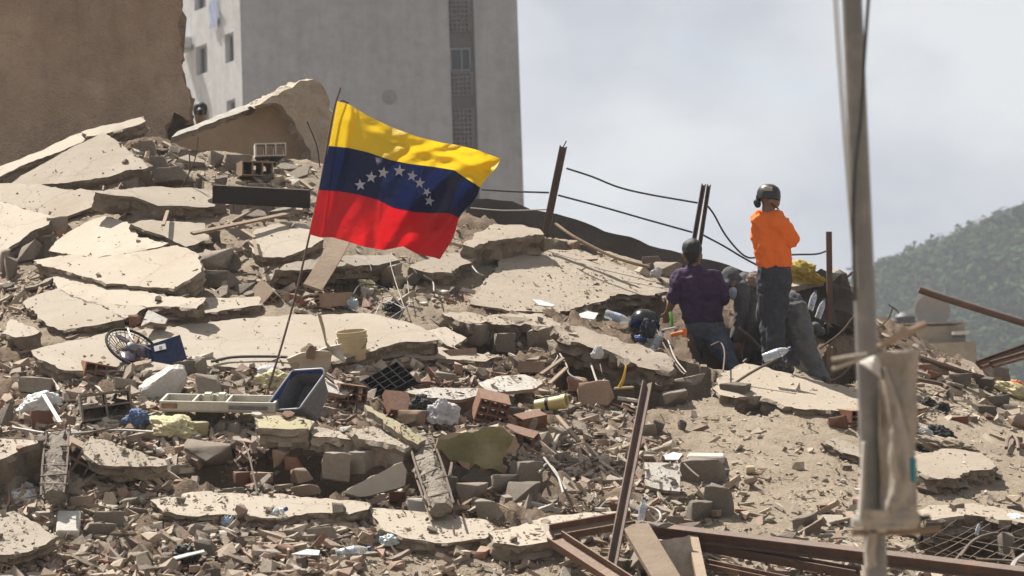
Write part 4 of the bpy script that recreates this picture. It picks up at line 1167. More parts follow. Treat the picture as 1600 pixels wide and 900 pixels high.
for (cw, shp, noun, side, nm), L in buckets.items():
    L.sort(key=lambda t: t[0])
    for i, (d, o, nn_) in enumerate(L):
        lab = '%s %s %s %s the %s' % (shp, cw, noun, side, nm) if len(L) == 1 else '%s %s %s, %s one %s the %s' % (shp, cw, noun, uniq(i), side, nm)
        tag(o, lab, 'brick fragment' if 'brick' in noun else 'plaster' if 'plaster' in noun else 'concrete chunk', noun + 's scattered over the heap')

# uncountable small debris
tm = [chunk_vf(500 + i, 'block', False) for i in range(8)] + [chunk_vf(700 + i, 'flake', False) for i in range(10)]
for i in range(6):
    v_, f_ = tm[8 + i]; tm.append((v_ * np.array([1.7, .42, 1.6]), f_))
PAL = [(.45, .37, .28), (.40, .33, .25), (.35, .28, .205), (.5, .43, .34), (.62, .57, .5), (.3, .25, .2), (.37, .24, .175), (.31, .17, .115), (.43, .32, .24), (.2, .145, .11)]
PW = [5, 5, 4, 4, 2.2, 3, 3, 2.2, 3.5, 3]
def debris(name, count, smin, smax, label, seed, floor=0.0, power=1.0, onslab=.07):
    r = random.Random(seed); xf, cs = [], []
    t = 0
    while len(xf) < count and t < count * 60:
        t += 1
        px, py = (r.uniform(-20, 1620) if r.random() < .8 else r.choice((r.uniform(-330, -20), r.uniform(1620, 1900)))), r.uniform(200, 960)
        w = max(weight(px, py), floor if py > ridge_y(px) + 4 else 0)
        cl = .5 + .5 * noise.noise(Vector((px * .02, py * .035, seed)))
        if r.random() > (w ** power) * min(1, .12 + 1.5 * cl * cl): continue
        p, n, slabtop = top_at(px, py)
        if slabtop and r.random() > onslab * (1 if slabtop == 1 else 3): continue
        s = smin + (smax - smin) * r.random() ** 3.0
        ti = r.randrange(24) if r.random() < .6 else r.randrange(8, 24)
        if slabtop: s *= .62
        q = Vector((0, 0, 1)).rotation_difference(n)
        if ti < 8:
            R3 = np.array((q.to_matrix() @ Euler((r.uniform(-.5, .5), r.uniform(-.5, .5), r.uniform(0, 6.3))).to_matrix() @ Matrix.Diagonal((s, s * r.uniform(.6, 1), s * r.uniform(.45, .8)))))
        else:
            R3 = np.array((q.to_matrix() @ Euler((r.gauss(0, .35), r.gauss(0, .35), r.uniform(0, 6.3))).to_matrix() @ Matrix.Diagonal((s * 1.5, s * r.uniform(.6, 1.2), s * r.uniform(.12, .3)))))
        p.z += s * r.uniform(.1, .6) + .03 * (w > .6) * r.random()
        xf.append((ti, R3, p))
        c = r.choices(PAL, PW)[0]; k = r.uniform(.8, 1.15)
        cs.append(tuple(x * k * KA * 1.22 for x in c))
    return tag(join_pieces(name, tm, xf, M['rubble'], cs, None), label, 'rubble', kind='stuff')
debris('rubble', 19000, .012, .075, 'loose brick and concrete rubble strewn over the heap', 31)
debris('fine_rubble', 48000, .006, .024, 'fine crumbs of concrete and brick over the slabs', 32, floor=.13, power=.8, onslab=.3)

# ================================================================== FLAG
PT = [(395, 692), (412, 630), (440, 540), (462, 460), (478, 392), (500, 292), (520, 180), (532, 137)]
DF0, DF1 = 22.4, 23.0
def pole_depth(py): return DF0 + (DF1 - DF0) * (692 - py) / 555
fp = tube('flagpole', [at(x, y, pole_depth(y)) for x, y in PT], .0095, M['rust'], n=8, r1=.008)
tag(fp, 'thin bent dark flagpole carrying the striped flag', 'flagpole')
fp2 = tube('steel_rod', [at(522, 200, 23.06), at(531, 160, 23.08), at(545, 161, 23.1)], .007, M['rust'], n=6)
tag(fp2, 'short bent rod behind the flag top corner', 'rod')

def crv(pts):
    xs = np.array(pts, float)
    d = np.concatenate([[0], np.cumsum(np.hypot(*(xs[1:] - xs[:-1]).T))]); d /= d[-1]
    return lambda u: (np.interp(u, d, xs[:, 0]), np.interp(u, d, xs[:, 1]))
C0 = crv([(527, 158), (545, 163), (575, 181), (610, 198), (650, 213), (690, 223), (712, 226), (745, 234), (782, 248)])
C1 = crv([(514, 228), (545, 231), (575, 238), (610, 250), (640, 256), (680, 261), (710, 266), (730, 280), (752, 293)])
C2 = crv([(498, 297), (530, 299), (560, 304), (590, 312), (615, 325), (645, 331), (670, 333), (700, 333), (720, 340)])
C3 = crv([(483, 366), (500, 371), (520, 371), (545, 378), (570, 386), (600, 391), (630, 385), (650, 396), (690, 405)])
def flag_px(u, v):
    k = v * 3
    if k <= 1: a, b_, t = C0(u), C1(u), k
    elif k <= 2: a, b_, t = C1(u), C2(u), k - 1
    else: a, b_, t = C2(u), C3(u), k - 2
    x, y = a[0] + (b_[0] - a[0]) * t, a[1] + (b_[1] - a[1]) * t
    if u > .97:
        x += 2.5 * math.sin(v * 17)
    return x, y
def flag_pt(u, v, off=0.0):
    x, y = flag_px(u, v)
    e = u ** .6
    D = 22.78 + .0008 * (300 - y)
    D += e * (.15 * math.sin(6.3 * (1.15 * u + .42 * v) + .8) + .07 * math.sin(6.3 * (2.3 * u - .9 * v) + 2.0))
    D += .045 * math.sin(6.3 * (3.4 * u + 1.6 * v)) * (u * (1 - .3 * v)) + .028 * u * math.sin(6.3 * (6.1 * u + 2.5 * v + .6 * math.sin(5 * v)))
    # creases running from the hoist corner and a billow in the fly
    D += .05 * math.exp(-((u - .09 - .03 * v) / .03) ** 2) * (1 - .4 * v)
    D -= .26 * math.exp(-(((u - .80) / .12) ** 2 + ((v - .70) / .16) ** 2))
    D += .10 * math.exp(-(((u - .93) / .07) ** 2 + ((v - .5) / .2) ** 2))
    D -= .09 * math.exp(-((u - .45 - .25 * (v - .8)) / .06) ** 2) * max(0, v - .55) * 2.2
    D += .07 * math.exp(-((v - .10 - .10 * u) / .045) ** 2) * u
    D += .02 * noise.fractal(Vector((u * 12, v * 9, 0)), .7, 2.0, 3) * e
    return at(x, y, D - off)
NU, NV = 108, 72
V = [flag_pt(i / NU, j / NV) for j in range(NV + 1) for i in range(NU + 1)]
F = [[j * (NU + 1) + i, j * (NU + 1) + i + 1, (j + 1) * (NU + 1) + i + 1, (j + 1) * (NU + 1) + i] for j in range(NV) for i in range(NU)]
flag = empty('flag', at(500, 366, 22.7))
tag(flag, 'wind blown yellow, navy and red striped flag with an arc of eight white stars', 'flag')
for k, (nm, mk) in enumerate((('yellow_stripe', 'f_yellow'), ('navy_stripe', 'f_blue'), ('red_stripe', 'f_red'))):
    j0, j1 = k * 24, (k + 1) * 24
    Vs = V[j0 * (NU + 1):(j1 + 1) * (NU + 1)]
    Fs = [[j * (NU + 1) + i, j * (NU + 1) + i + 1, (j + 1) * (NU + 1) + i + 1, (j + 1) * (NU + 1) + i] for j in range(24) for i in range(NU)]
    o = from_world(nm, Vs, Fs, M[mk], flag, 180)
    if k == 1: navy_part = o
UVG = [(i / 160, j / 160) for i in range(161) for j in range(161)]
PXG = np.array([flag_px(u, v) for u, v in UVG])
def inv(x, y):
    d = (PXG[:, 0] - x) ** 2 + (PXG[:, 1] - y) ** 2
    k = int(d.argmin()); u, v = UVG[k]
    for _ in range(6):
        x0, y0 = flag_px(u, v); e = 1e-3
        xu, yu = flag_px(min(u + e, .999), v); xv, yv = flag_px(u, min(v + e, .999))
        a, b_, c, d2 = (xu - x0) / e, (xv - x0) / e, (yu - y0) / e, (yv - y0) / e
        det = a * d2 - b_ * c
        if abs(det) < 1e-6: break
        u = min(.99, max(0, u + ((x - x0) * d2 - (y - y0) * b_) / det)); v = min(.99, max(0, v + ((y - y0) * a - (x - x0) * c) / det))
    return u, v
for (sx, sy, rot, sq) in ((563, 289, -.1, 1), (580, 277, .1, 1), (599, 270, .15, 1), (624, 267, .1, 1.05), (644, 275, .2, .95), (656, 286, .1, .95), (667, 300, .5, .8), (671, 314, .2, .9)):
    pts = []
    for k in range(10):
        a = rot + math.pi * k / 5 - math.pi / 2
        q = (9.8 if k % 2 == 0 else 4.1) * sq
        pts.append((sx + q * math.cos(a) * .95, sy + q * math.sin(a)))
    Vs = [flag_pt(*inv(sx, sy), .006)] ; Fs = []
    for k in range(10):
        x0, y0 = pts[k]; Vs.append(flag_pt(*inv(x0, y0), .006)); xm, ym = (x0 + sx) / 2, (y0 + sy) / 2; Vs.append(flag_pt(*inv(xm, ym), .006))
    for k in range(10):
        o0, m0 = 1 + 2 * k, 2 + 2 * k; o1, m1 = 1 + 2 * ((k + 1) % 10), 2 + 2 * ((k + 1) % 10)
        Fs += [[0, m0, m1], [m0, o0, o1, m1]]
    from_world('star', Vs, Fs, M['f_white'], navy_part, 180)

# ================================================================== POSTS, CABLES, STEEL
def steel(name, a, b_, prof, m, label, cat, up=(0, -1, 0), **k):
    o = sweep(name, prof, a, b_, up, m, **k); tag(o, label, cat, kind='thing'); return o
D_P = 28.0
steel('rusted_post', at(852, 366, D_P - .2), at(880, 230, D_P), prof_c(.075, .05, .012), M['rust'], 'tallest rusted channel post on the ridge right of the flag', 'post')
tube('wire_hook', [at(879, 231, D_P), at(882, 226, D_P), at(885, 220, D_P)], .006, M['cable']).parent = None
tag(bpy.data.objects['wire_hook'], 'bent wire end on the tallest rusted post', 'wire')
steel('rusted_post', at(1083, 382, D_P - .2), at(1099, 290, D_P), prof_c(.045, .05, .012), M['rust'], 'rusted post half of the split pair, nearer the tower', 'post')
steel('rusted_post', at(1093, 384, D_P - .15), at(1107, 291, D_P + .05), prof_c(.04, .05, .012), M['rust'], 'rusted post half of the split pair, nearer the orange shirt', 'post')
steel('rusted_post', at(1297, 505, 26.6), at(1295, 362, 26.6), prof_box(.052, .05), M['rust'], 'straight rusted post beside the yellow cloth', 'post')
CB = [([(885, 263), (925, 276), (965, 292), (1010, 303), (1090, 317)], 'upper black cable between the two ridge posts'),
      ([(872, 305), (940, 323), (1010, 343), (1082, 363)], 'lower black cable between the two ridge posts'),
      ([(752, 296), (800, 299), (858, 301)], 'black cable stretched from the flag to the tallest post'),
      ([(735, 325), (790, 329), (866, 327)], 'slack pale cable crossing the foot of the tallest post'),
      ([(1106, 322), (1116, 336), (1132, 365), (1152, 390), (1168, 402), (1186, 402), (1240, 398), (1275, 397), (1292, 392)], 'drooping black cable passing behind the orange shirted person'),
      ([(1098, 367), (1130, 384), (1160, 402), (1184, 415)], 'black cable running down behind the orange shirted person')]
for k, (pp, lab) in enumerate(CB):
    o = tube('cable', [at(x, y, 27.95) for x, y in pp], .0095 if k != 3 else .007, M['cable'] if k != 3 else M['pale_wire']); tag(o, lab, 'cable', 'cables strung along the ridge')
tag(tube('flat_strap', [at(868, 350, 27.6), at(900, 372, 27.4), at(960, 402, 27.2), at(1015, 418, 27.1)], .016, M['wood']), 'pale pipe lying along the foot of the dark parapet', 'pipe')
# foreground rusted frame
steel('rusted_post', T(946, 930, .0), at(1010, 602, 20.6), prof_l(.055, .055, .01), M['rust'], 'leaning rusted angle post rising from the bottom edge', 'post', up=(-.5, -.8, 0))
steel('rusted_beam', T(862, 838, .18), T(988, 816, .24), prof_c(.13, .06, .01), M['rust_light'], 'pale rusted channel forming the frame top, left of the post', 'beam', up=(0, -.6, .8))
steel('rusted_beam', T(868, 846, .18), T(985, 922, .1), prof_c(.13, .06, .01), M['rust_light'], 'rusted channel slanting down from the frame corner', 'beam', up=(0, -.6, .8))
steel('rusted_beam', T(984, 824, .2), T(1640, 904, .16), prof_i(.08, .09, .012), M['rust'], 'long rusted girder running to the bottom right', 'beam', up=(0, -.35, .94), segs=4)
steel('rusted_beam', T(1092, 858, .1), T(1340, 902, .1), prof_c(.07, .06, .01), M['rust'], 'short rusted girder below the long one', 'beam', up=(0, -.35, .94))
steel('rusted_beam', T(1098, 884, .08), T(1290, 925, .08), prof_c(.08, .04, .008), M['rust_light'], 'reddish channel at the bottom edge under the girders', 'beam', up=(0, -.35, .94))
steel('wood_plank', T(992, 822, .32), T(1050, 920, .16), prof_box(.19, .035), M['wood'], 'weathered plank leaning inside the rusted frame', 'plank', up=(.15, -.8, .6), segs=5)
steel('wood_plank', T(1082, 838, .2), T(1098, 915, .2), prof_box(.07, .05), M['wood'], 'thin upright board under the long girder', 'plank', up=(0, -1, .2))
plate('metal_sheet', [(1020, 846), (1078, 836), (1090, 905), (1040, 910), (1020, 880)], .02, [M['tarp'], M['tarp']], 'tan sheet standing behind the leaning plank', 'sheet', normal=(-.2, -1, .2), p0=T(1055, 890, .1), rough=.006)
# steel at the right edge
tag(tube('bent_pipe', [at(1436, 452, 26.2), at(1470, 464, 26.2), at(1520, 480, 26.3), at(1600, 505, 26.4), at(1700, 538, 26.6)], .034, M['rust'], n=10), 'bent rusted pipe jutting in against the wooded hill', 'pipe')
steel('rusted_channel', at(1528, 573, 27.0), at(1640, 533, 27.4), prof_c(.09, .05, .012), M['rust'], 'rusted channel rising to the right edge, upper of the pair', 'channel', up=(0, -.8, .6))
steel('rusted_channel', at(1548, 572, 26.9), at(1640, 546, 27.2), prof_c(.07, .04, .01), M['rust_light'], 'rusted channel rising to the right edge, lower of the pair', 'channel', up=(0, -.8, .6))
for k, (pp, lab) in enumerate((
        ([(1400, 540), (1440, 560), (1500, 580), (1540, 592)], 'rusted bar on the crest right of the pole'), ([(1430, 592), (1470, 600), (1480, 606)], 'dark bar lying on the slope right of the pole'),
        ([(1572, 700), (1574, 688), (1581, 682), (1589, 688), (1591, 702)], 'bent iron hoop standing at the right edge'))):
    tag(tube('iron_bar', [T(x, y, .1 if k < 2 else .06) for x, y in pp], [.028, .02, .016][k], M['rust']), lab, 'bar')
for k, (a, b_, D, r_, lab) in enumerate((
        ((1280, 545), (1336, 492), 25.9, .012, 'thin dark rod slanting up beside the grey jeans'), ((1370, 514), (1395, 480), 27.6, .008, 'thin rod standing on the crest right of the pole'),
        ((1388, 476), (1404, 490), 27.6, .006, 'short wire crossing the rod tip on the crest'), ((480, 190), (500, 262), 27.5, .006, 'thin black rod standing left of the flag'),
        ((286, 292), (296, 240), 27.0, .007, 'thin rebar stem poking up behind the flat slab'), ((288, 285), (310, 214), 27.0, .006, 'taller rebar stem leaning right behind the flat slab'),
        ((1300, 440), (1332, 425), 27.0, .012, 'dark bar end beside the straight rusted post'), ((1155, 512), (1195, 553), 25.2, .013, 'shovel handle between the crouching person and the slab'),
        ((1095, 640), (1215, 560), 24.2, .012, 'long bent rod with a bottle on its end'), ((1290, 600), (1330, 570), 24.6, .01, 'rod by the dark gap near the pole'))):
    A_, B_ = at(*a, D), at(*b_, D)
    mid = (A_ + B_) / 2 + Vector((.03, 0, .05 if k == 8 else -.01))
    tag(tube('steel_rod', [A_, mid, B_], r_, M['rebar'] if k not in (2, 3) else M['cable']), lab, 'rod')
tag(tube('black_hose', [T(330, 565, .09), T(365, 558, .1), T(420, 557, .1), T(450, 558, .1)], .012, M['cable']), 'black hose lying on the widest slab behind the tub', 'hose')
# wires in the tangle beside the whole brick
wr = random.Random(5)
TANG = [((632, 482), (600, 450), (565, 445), (552, 460)), ((632, 482), (618, 440), (610, 410), (612, 395)), ((632, 482), (650, 470), (658, 490), (645, 475)), ((632, 482), (600, 545), (580, 552)), ((632, 482), (600, 505), (588, 530), (582, 548)),
        ((632, 482), (600, 470), (585, 500), (600, 505)), ((578, 440), (580, 420), (572, 405), (565, 400)), ((662, 430), (676, 440), (678, 455)), ((530, 405), (545, 415), (562, 427)), ((635, 408), (650, 425), (660, 436)), ((640, 478), (638, 450), (636, 432)), ((730, 405), (745, 425), (755, 430))]
TLAB = ['dark wire arching from the tangle toward the hollow brick', 'pale wire rising from the tangle to the flag', 'pale wire curl at the right of the tangle', 'dark wire running from the tangle to the bucket', 'pale zigzag wire running down to the bucket', 'pale short loop at the lower left of the tangle',
        'dark wire hanging over the black gap below the flag', 'pale hooked wire right of the tangle', 'pale straight wire across the slab below the flag', 'dark straight wire above the tangle', 'pale upright wire in the tangle', 'pale wire at the rough slab lip']
for i, pp in enumerate(TANG):
    o = tube('wire', [T(x, y, .05 + wr.uniform(0, .14)) for x, y in pp], wr.choice([.004, .005, .007]), M['pale_wire'] if i % 3 else M['cable'])
    tag(o, TLAB[i], 'wire', 'wires in the tangle')
WR2 = [([(1020, 500), (1038, 540), (1060, 575), (1070, 585)], 'bent grey wire left of the purple shirted person'), ([(1044, 532), (1055, 560), (1072, 582)], 'second grey wire beside the purple shirted person'),
       ([(1110, 540), (1125, 535), (1132, 550), (1130, 580)], 'hooked grey wire below the purple shirted person'), ([(922, 565), (935, 600), (945, 592)], 'white wire cross hanging in the dark gap'),
       ([(936, 560), (940, 580), (944, 594)], 'thin upright wire in the dark gap'), ([(868, 530), (872, 555), (862, 570)], 'thin wire over the crumbling slab edge'),
       ([(870, 545), (885, 570), (890, 585), (910, 595)], 'pale branch like rod at the dark gap'), ([(1022, 585), (1025, 600), (1035, 604)], 'forked wire below the long rough slab'),
       ([(935, 795), (950, 782), (975, 785), (985, 800)], 'looped grey wire at the rusted frame corner'), ([(968, 810), (995, 820), (1028, 815), (1030, 800), (1010, 790)], 'wire loop tied round the rusted frame'),
       ([(1065, 720), (1080, 735), (1092, 745), (1098, 752), (1094, 762)], 'curly wire on the tan block'), ([(850, 715), (865, 735), (885, 765)], 'thin dark wire arc left of the leaning post'),
       ([(842, 738), (855, 725), (870, 740), (880, 770)], 'second dark wire arc left of the leaning post'), ([(380, 690), (390, 715), (402, 772)], 'grey rod below the flagpole foot'),
       ([(20, 668), (90, 678), (180, 672), (240, 675)], 'long thin rod lying over the rebar ladder'), ([(100, 682), (140, 690), (125, 680), (180, 668)], 'wavy thin rod beside the rebar ladder')]
for pp, lab in WR2:
    tag(tube('wire', [T(x, y, .12 + wr.uniform(0, .1)) for x, y in pp], wr.choice([.005, .007, .009]), wr.choice([M['pale_wire'], M['rebar']])), lab, 'wire')

# stripped columns: crumbled core in a rebar cage
def cage(px0, py0, px1, py1, w, label, lift=.12, nst=6):
    a, b_ = T(px0, py0, lift), T(px1, py1, lift)
    t = (b_ - a).normalized(); n = Vector((0, -.7, .7)); s = t.cross(n).normalized(); n = s.cross(t).normalized()
    e = empty('caged_column', b_); tag(e, label, 'column', kind='thing')
    V, F = [], []
    K, NS = 26, 12
    for i in range(K + 1):
        f = i / K; c = a.lerp(b_, f)
        for k in range(NS):
            an = 2 * math.pi * k / NS
            q = w * .56 * (1.0 + .5 * noise.fractal(Vector((f * 9, math.cos(an) * 1.5, math.sin(an) * 1.5 + px0)), .6, 2, 4)) * (.75 + .25 * abs(math.sin(f * 19)))
            V.append(c + s * math.cos(an) * q + n * math.sin(an) * q * .8)
    for i in range(K):
        for k in range(NS): F.append([i*NS+k, i*NS+(k+1) % NS, (i+1)*NS+(k+1) % NS, (i+1)*NS+k])
    F.append(list(range(NS))[::-1]); F.append([K * NS + k for k in range(NS)])
    from_world('core', V, F, M['grey'], e, 25)
    for sa in (-1, 1):
        for na in (-.6, .7):
            tube('rebar', [a + s * sa * w * .5 + n * na * w * .5, a.lerp(b_, .5) + s * sa * w * .56 + n * na * w * .52, b_ + s * sa * w * .5 + n * na * w * .5 + t * .06], .009, M['rebar'], e)
    for i in range(nst):
        c = a.lerp(b_, (i + rnd.uniform(.15, .75)) / nst); n, s = (n + t * rnd.uniform(-.25, .25)).normalized(), (s + t * rnd.uniform(-.3, .3)).normalized()
        q = w * rnd.uniform(.54, .64)
        tube('stirrup', [c - s * q - n * q * .6, c + s * q - n * q * .6, c + s * q + n * q * .75, c - s * q + n * q * .75, c - s * q - n * q * .58], .006, M['rebar'], e, curve=False)
cage(655, 688, 690, 796, .17, 'stripped concrete column in rebar cage below the olive wall fragment', lift=.2)
cage(92, 682, 84, 778, .16, 'bare rebar ladder holding broken concrete, left side of the heap', lift=.25)

# rebar mesh over the dark hole, bottom right
mesh_e = empty('rebar_mesh', T(1530, 850, .1)); tag(mesh_e, 'sagging grid of steel wires over the dark hole', 'wire mesh')
for i in range(7):
    x0 = 1440 + i * 24
    tube('mesh_wire', [T(x0 - 30 + wr.uniform(-8, 8), 862 + i * 3, .1), T(x0 + 20 + wr.uniform(-10, 10), 838 + i * 2, .02), T(x0 + 62 + wr.uniform(-10, 10), 812 + i * 3, .1)], .0042, M['rebar'], mesh_e)
for j in range(6):
    y0 = 815 + j * 13
    tube('mesh_wire', [T(1425 + j * 6, y0 - 6, .1), T(1500, y0 + 10 + wr.uniform(-6, 6), .02), T(1610, y0 + 30 + wr.uniform(-8, 8), .08)], .0042, M['rebar'], mesh_e)
for k, pp in enumerate((((1500, 870), (1520, 845), (1545, 835), (1560, 833)), ((1490, 878), (1515, 850), (1530, 840)), ((1525, 874), (1570, 876), (1610, 880)), ((1580, 900), (1585, 880), (1600, 868)))):
    tag(tube('rebar_bar', [T(x, y, .16) for x, y in pp], .011 if k < 3 else .02, M['rebar'] if k < 3 else M['pale_wire']), ['bundled rebar curving out of the mesh hole, upper one', 'bundled rebar curving out of the mesh hole, lower one', 'straight rebar below the mesh hole', 'white bent tube in the bottom right corner'][k], 'rebar')

# ================================================================== POLE WITH TORN SHEET, close to the camera
DPOLE = 9.6
def pp_(px, py, t=0.0): return at(px, py, DPOLE - t)
pt, pb = pp_(1331, -5), pp_(1369, 900)
dirp = (pt - pb).normalized()
base = pb + dirp * (-(pb.z) / dirp.z)
pole = tube('utility_pole', [base, pb, pt, pt + dirp * 2.2], .043, M['galv'], n=20, r1=.03, curve=False)
tag(pole, 'slim grey steel pole standing in front of the rubble', 'pole')
for k, (pp, r_, lab) in enumerate((([(1301, -40), (1312, 130), (1325, 300), (1336, 440)], .004, 'taut thin wire left of the steel pole, outer one'), ([(1306, -40), (1318, 150), (1331, 330), (1340, 450)], .003, 'taut thin wire left of the steel pole, inner one'),
                              ([(1359, -30), (1351, 80), (1345, 180), (1336, 260), (1333, 360), (1336, 470)], .006, 'dark cable winding round the steel pole'))):
    tag(tube('wire', [pp_(x, y, .07) for x, y in pp], r_, M['pale_wire'] if k < 2 else M['cable']), lab, 'wire')
def sheet(name, left, right, t0, label, m, wave=.02, seed=0, nx=16, ny=40, cat='sheet'):
    cl, cr = crv(left), crv(right)
    V, F = [], []
    for j in range(ny + 1):
        v = j / ny; a, b_ = cl(v), cr(v)
        for i in range(nx + 1):
            u = i / nx
            x, y = a[0] + (b_[0] - a[0]) * u, a[1] + (b_[1] - a[1]) * u
            d = t0 + wave * math.sin(u * 7 + v * 3 + seed) + wave * .8 * noise.fractal(Vector((u * 2.5, v * 5, seed)), .8, 2, 4) + .05 * math.sin(u * math.pi)
            V.append(pp_(x, y, d))
    for j in range(ny):
        for i in range(nx):
            k = j * (nx + 1) + i; F.append([k, k + 1, k + nx + 2, k + nx + 1])
    o = from_world(name, V, F, m, None, 180)
    so = o.modifiers.new('thickness', 'SOLIDIFY'); so.thickness = .004
    tag(o, label, cat); return o
sheet('torn_sheet', [(1345, 550), (1350, 640), (1358, 720), (1362, 828)], [(1436, 546), (1431, 600), (1433, 660), (1427, 710), (1431, 760), (1433, 815)], -.04, 'grey back layer of the torn sheet tied to the steel pole', M['tarp'], .025, 1.0)
sheet('torn_sheet', [(1374, 575), (1373, 640), (1374, 720), (1378, 830)], [(1382, 575), (1402, 625), (1420, 690), (1424, 745), (1420, 800), (1424, 828)], .07, 'tan front layer of the torn sheet hanging beside the steel pole', M['tarp'], .025, 2.0)
sheet('torn_sheet', [(1342, 566), (1352, 560), (1365, 556)], [(1384, 596), (1380, 580), (1372, 556)], .11, 'pale folded corner of the torn sheet at its top', M['white'], .01, 3.0, 10, 12)
sheet('torn_sheet', [(1349, 690), (1345, 760), (1341, 812)], [(1352, 690), (1352, 760), (1350, 812)], .06, 'narrow pale strip of sheet on the far side of the pole', M['white'], .004, 4.0, 4, 20)
sheet('torn_sheet', [(1358, 832), (1352, 860), (1354, 890)], [(1370, 832), (1366, 862), (1368, 884)], .08, 'short ragged tail of sheet below the wrapping', M['tarp'], .006, 5.0, 5, 14)
sheet('plastic_scrap', [(1423, 715), (1424, 752)], [(1430, 716), (1431, 755)], .12, 'small teal plastic scrap on the torn sheet edge', M['teal'], .002, 1.0, 4, 6, 'scrap')
sheet('tape_wrap', [(1350, 796), (1349, 812), (1352, 830)], [(1436, 800), (1437, 812), (1434, 826)], .10, 'rumpled tan wrapping round the pole under the torn sheet', M['tarp'], .012, 7.0, 18, 10, 'wrapping')
for pp, r_, mk, lab in (([(1372, 542), (1405, 524), (1446, 506)], .012, 'wood', 'wooden stick tied to the pole pointing up right'), ([(1300, 562), (1330, 557), (1355, 554)], .008, 'tarp', 'pale stick end poking left of the pole tie'),
                        ([(1300, 577), (1330, 566), (1350, 558)], .007, 'tarp', 'second stick end poking left below the pole tie'), ([(1331, 815), (1352, 816)], .02, 'white', 'pale stub sticking out left of the wrapping'), ([(1330, 832), (1400, 832), (1470, 826)], .012, 'wood', 'brown stick running under the wrapping'), ([(1430, 812), (1453, 808)], .01, 'dark_wood', 'dark stick end right of the wrapping')):
    tag(tube('stick', [pp_(x, y, .09) for x, y in pp], r_, M[mk]), lab, 'stick')

# ================================================================== HOUSEHOLD THINGS
# --- electric fan
fc = at(207, 553, depth_at(207, 568)) + Vector((0, 0, .05))
e1 = Vector((.83, 0, -.55)); fn = (Vector((0, -.52, 0)) + Vector((.55, 0, .83)) * .85).normalized(); e1 = (e1 - fn * e1.dot(fn)).normalized(); e2 = fn.cross(e1)
fan = bpy.data.objects.new('fan', None); col.objects.link(fan); fan.matrix_world = basis(fc, e1, e2, fn)
tag(fan, 'black electric fan with wire grille lying against the blue board', 'fan')
RF = .225
def ringpts(r, z, n=40): return [Vector((r * math.cos(2 * math.pi * k / n), r * math.sin(2 * math.pi * k / n), z)) for k in range(n + 1)]
def ftube(name, pts, r, m, par=fan, n=6):
    V, F = tube_data(pts, r, n); return local(name, V, F, m, par, 60)
ftube('rim', ringpts(RF, 0), .012, M['black'])
ftube('rim_band', ringpts(RF - .03, -.01), .004, M['chrome'])
g_ = ftube('grille', ringpts(RF * .55, -.04), .003, M['black'])
for k in range(30):
    a = 2 * math.pi * k / 30
    ftube('grille_wire', [Vector((.05 * math.cos(a), .05 * math.sin(a), -.06)), Vector((.13 * math.cos(a), .13 * math.sin(a), -.05)), Vector((RF * math.cos(a), RF * math.sin(a), 0))], .0036, M['black'] if k % 2 else M['chrome'], g_, 5)
V, F = lathe([(0, -.05), (.05, -.05), (.05, .02), (.03, .04), (0, .045)], 18); local('hub', V, F, M['grey_plastic'], fan, 40)
blade_m = simple('smoked_blade', (.075, .055, .085), .3, dust=.15)
for k in range(3):
    a0 = 2 * math.pi * k / 3 + .4
    Vb, Fb = [], []
    for i in range(7):
        r_ = .04 + .145 * i / 6; wd = .035 + .05 * math.sin(i / 6 * 2.6)
        for j, s_ in enumerate((-1, 0, 1)):
            a = a0 + .35 * i / 6 + s_ * wd / r_ * .8
            Vb.append(Vector((r_ * math.cos(a), r_ * math.sin(a), -.01 + s_ * .018)))
    for i in range(6):
        for j in range(2): q = i * 3 + j; Fb.append([q, q + 1, q + 4, q + 3])
    o = local('blade', Vb, Fb, blade_m, fan, 180); o.modifiers.new('thickness', 'SOLIDIFY').thickness = .004
for s_ in (.5, 2.2):
    ftube('strut', [Vector((RF * math.cos(s_), RF * math.sin(s_), .012)), Vector((.1 * math.cos(s_ + .15), .1 * math.sin(s_ + .15), .035)), Vector((.03 * math.cos(s_), .03 * math.sin(s_), .045))], .007, M['chrome'])

# --- blue board with a white sticker
bn = Vector((-.15, -.85, .5)).normalized(); bp0 = T(262, 566, .06)
bd = plate('blue_board', [(226, 541), (281, 523), (292, 560), (236, 577)], .012, M['navy_board'], 'dark blue board with a white sticker behind the fan', 'board', normal=bn, p0=bp0, rough=.001, bumpy=.001)
plate('sticker', [(240, 541), (258, 536.5), (260, 545), (242, 549)], .002, M['paper'], normal=bn, p0=bp0 + bn * .004, rough=0, bumpy=0, parent=bd)
plate('sticker_print', [(248, 541.5), (253, 540.5), (253.5, 545), (249, 546)], .001, M['grey_plastic'], normal=bn, p0=bp0 + bn * .0065, rough=0, bumpy=0, parent=bd)

# --- cream bucket
bk = empty('bucket', T(553, 562, .06)); tag(bk, 'cream plastic bucket standing on the widest slab', 'bucket')
bk.rotation_euler = (RAD(10), RAD(-3), 0); bk.scale = (1.12, 1.12, 1.12)
pr = [(0, 0), (.088, 0), (.092, .01), (.104, .12), (.112, .122), (.112, .132), (.105, .133), (.108, .16), (.117, .162), (.117, .172), (.108, .173), (.112, .205), (.117, .207), (.117, .214), (.108, .214), (.098, .13), (.086, .012), (0, .01)]
V, F = lathe(pr, 28, False); local('bucket_body', V, F, M['bucket'], bk, 40)
V, F = tube_data([Vector((.115 * math.cos(a), .115 * math.sin(a) * .3 - .1, .165 - .1 * math.sin(a))) for a in np.linspace(0, math.pi, 12)], .003); local('handle', V, F, M['rust'], bk, 60)

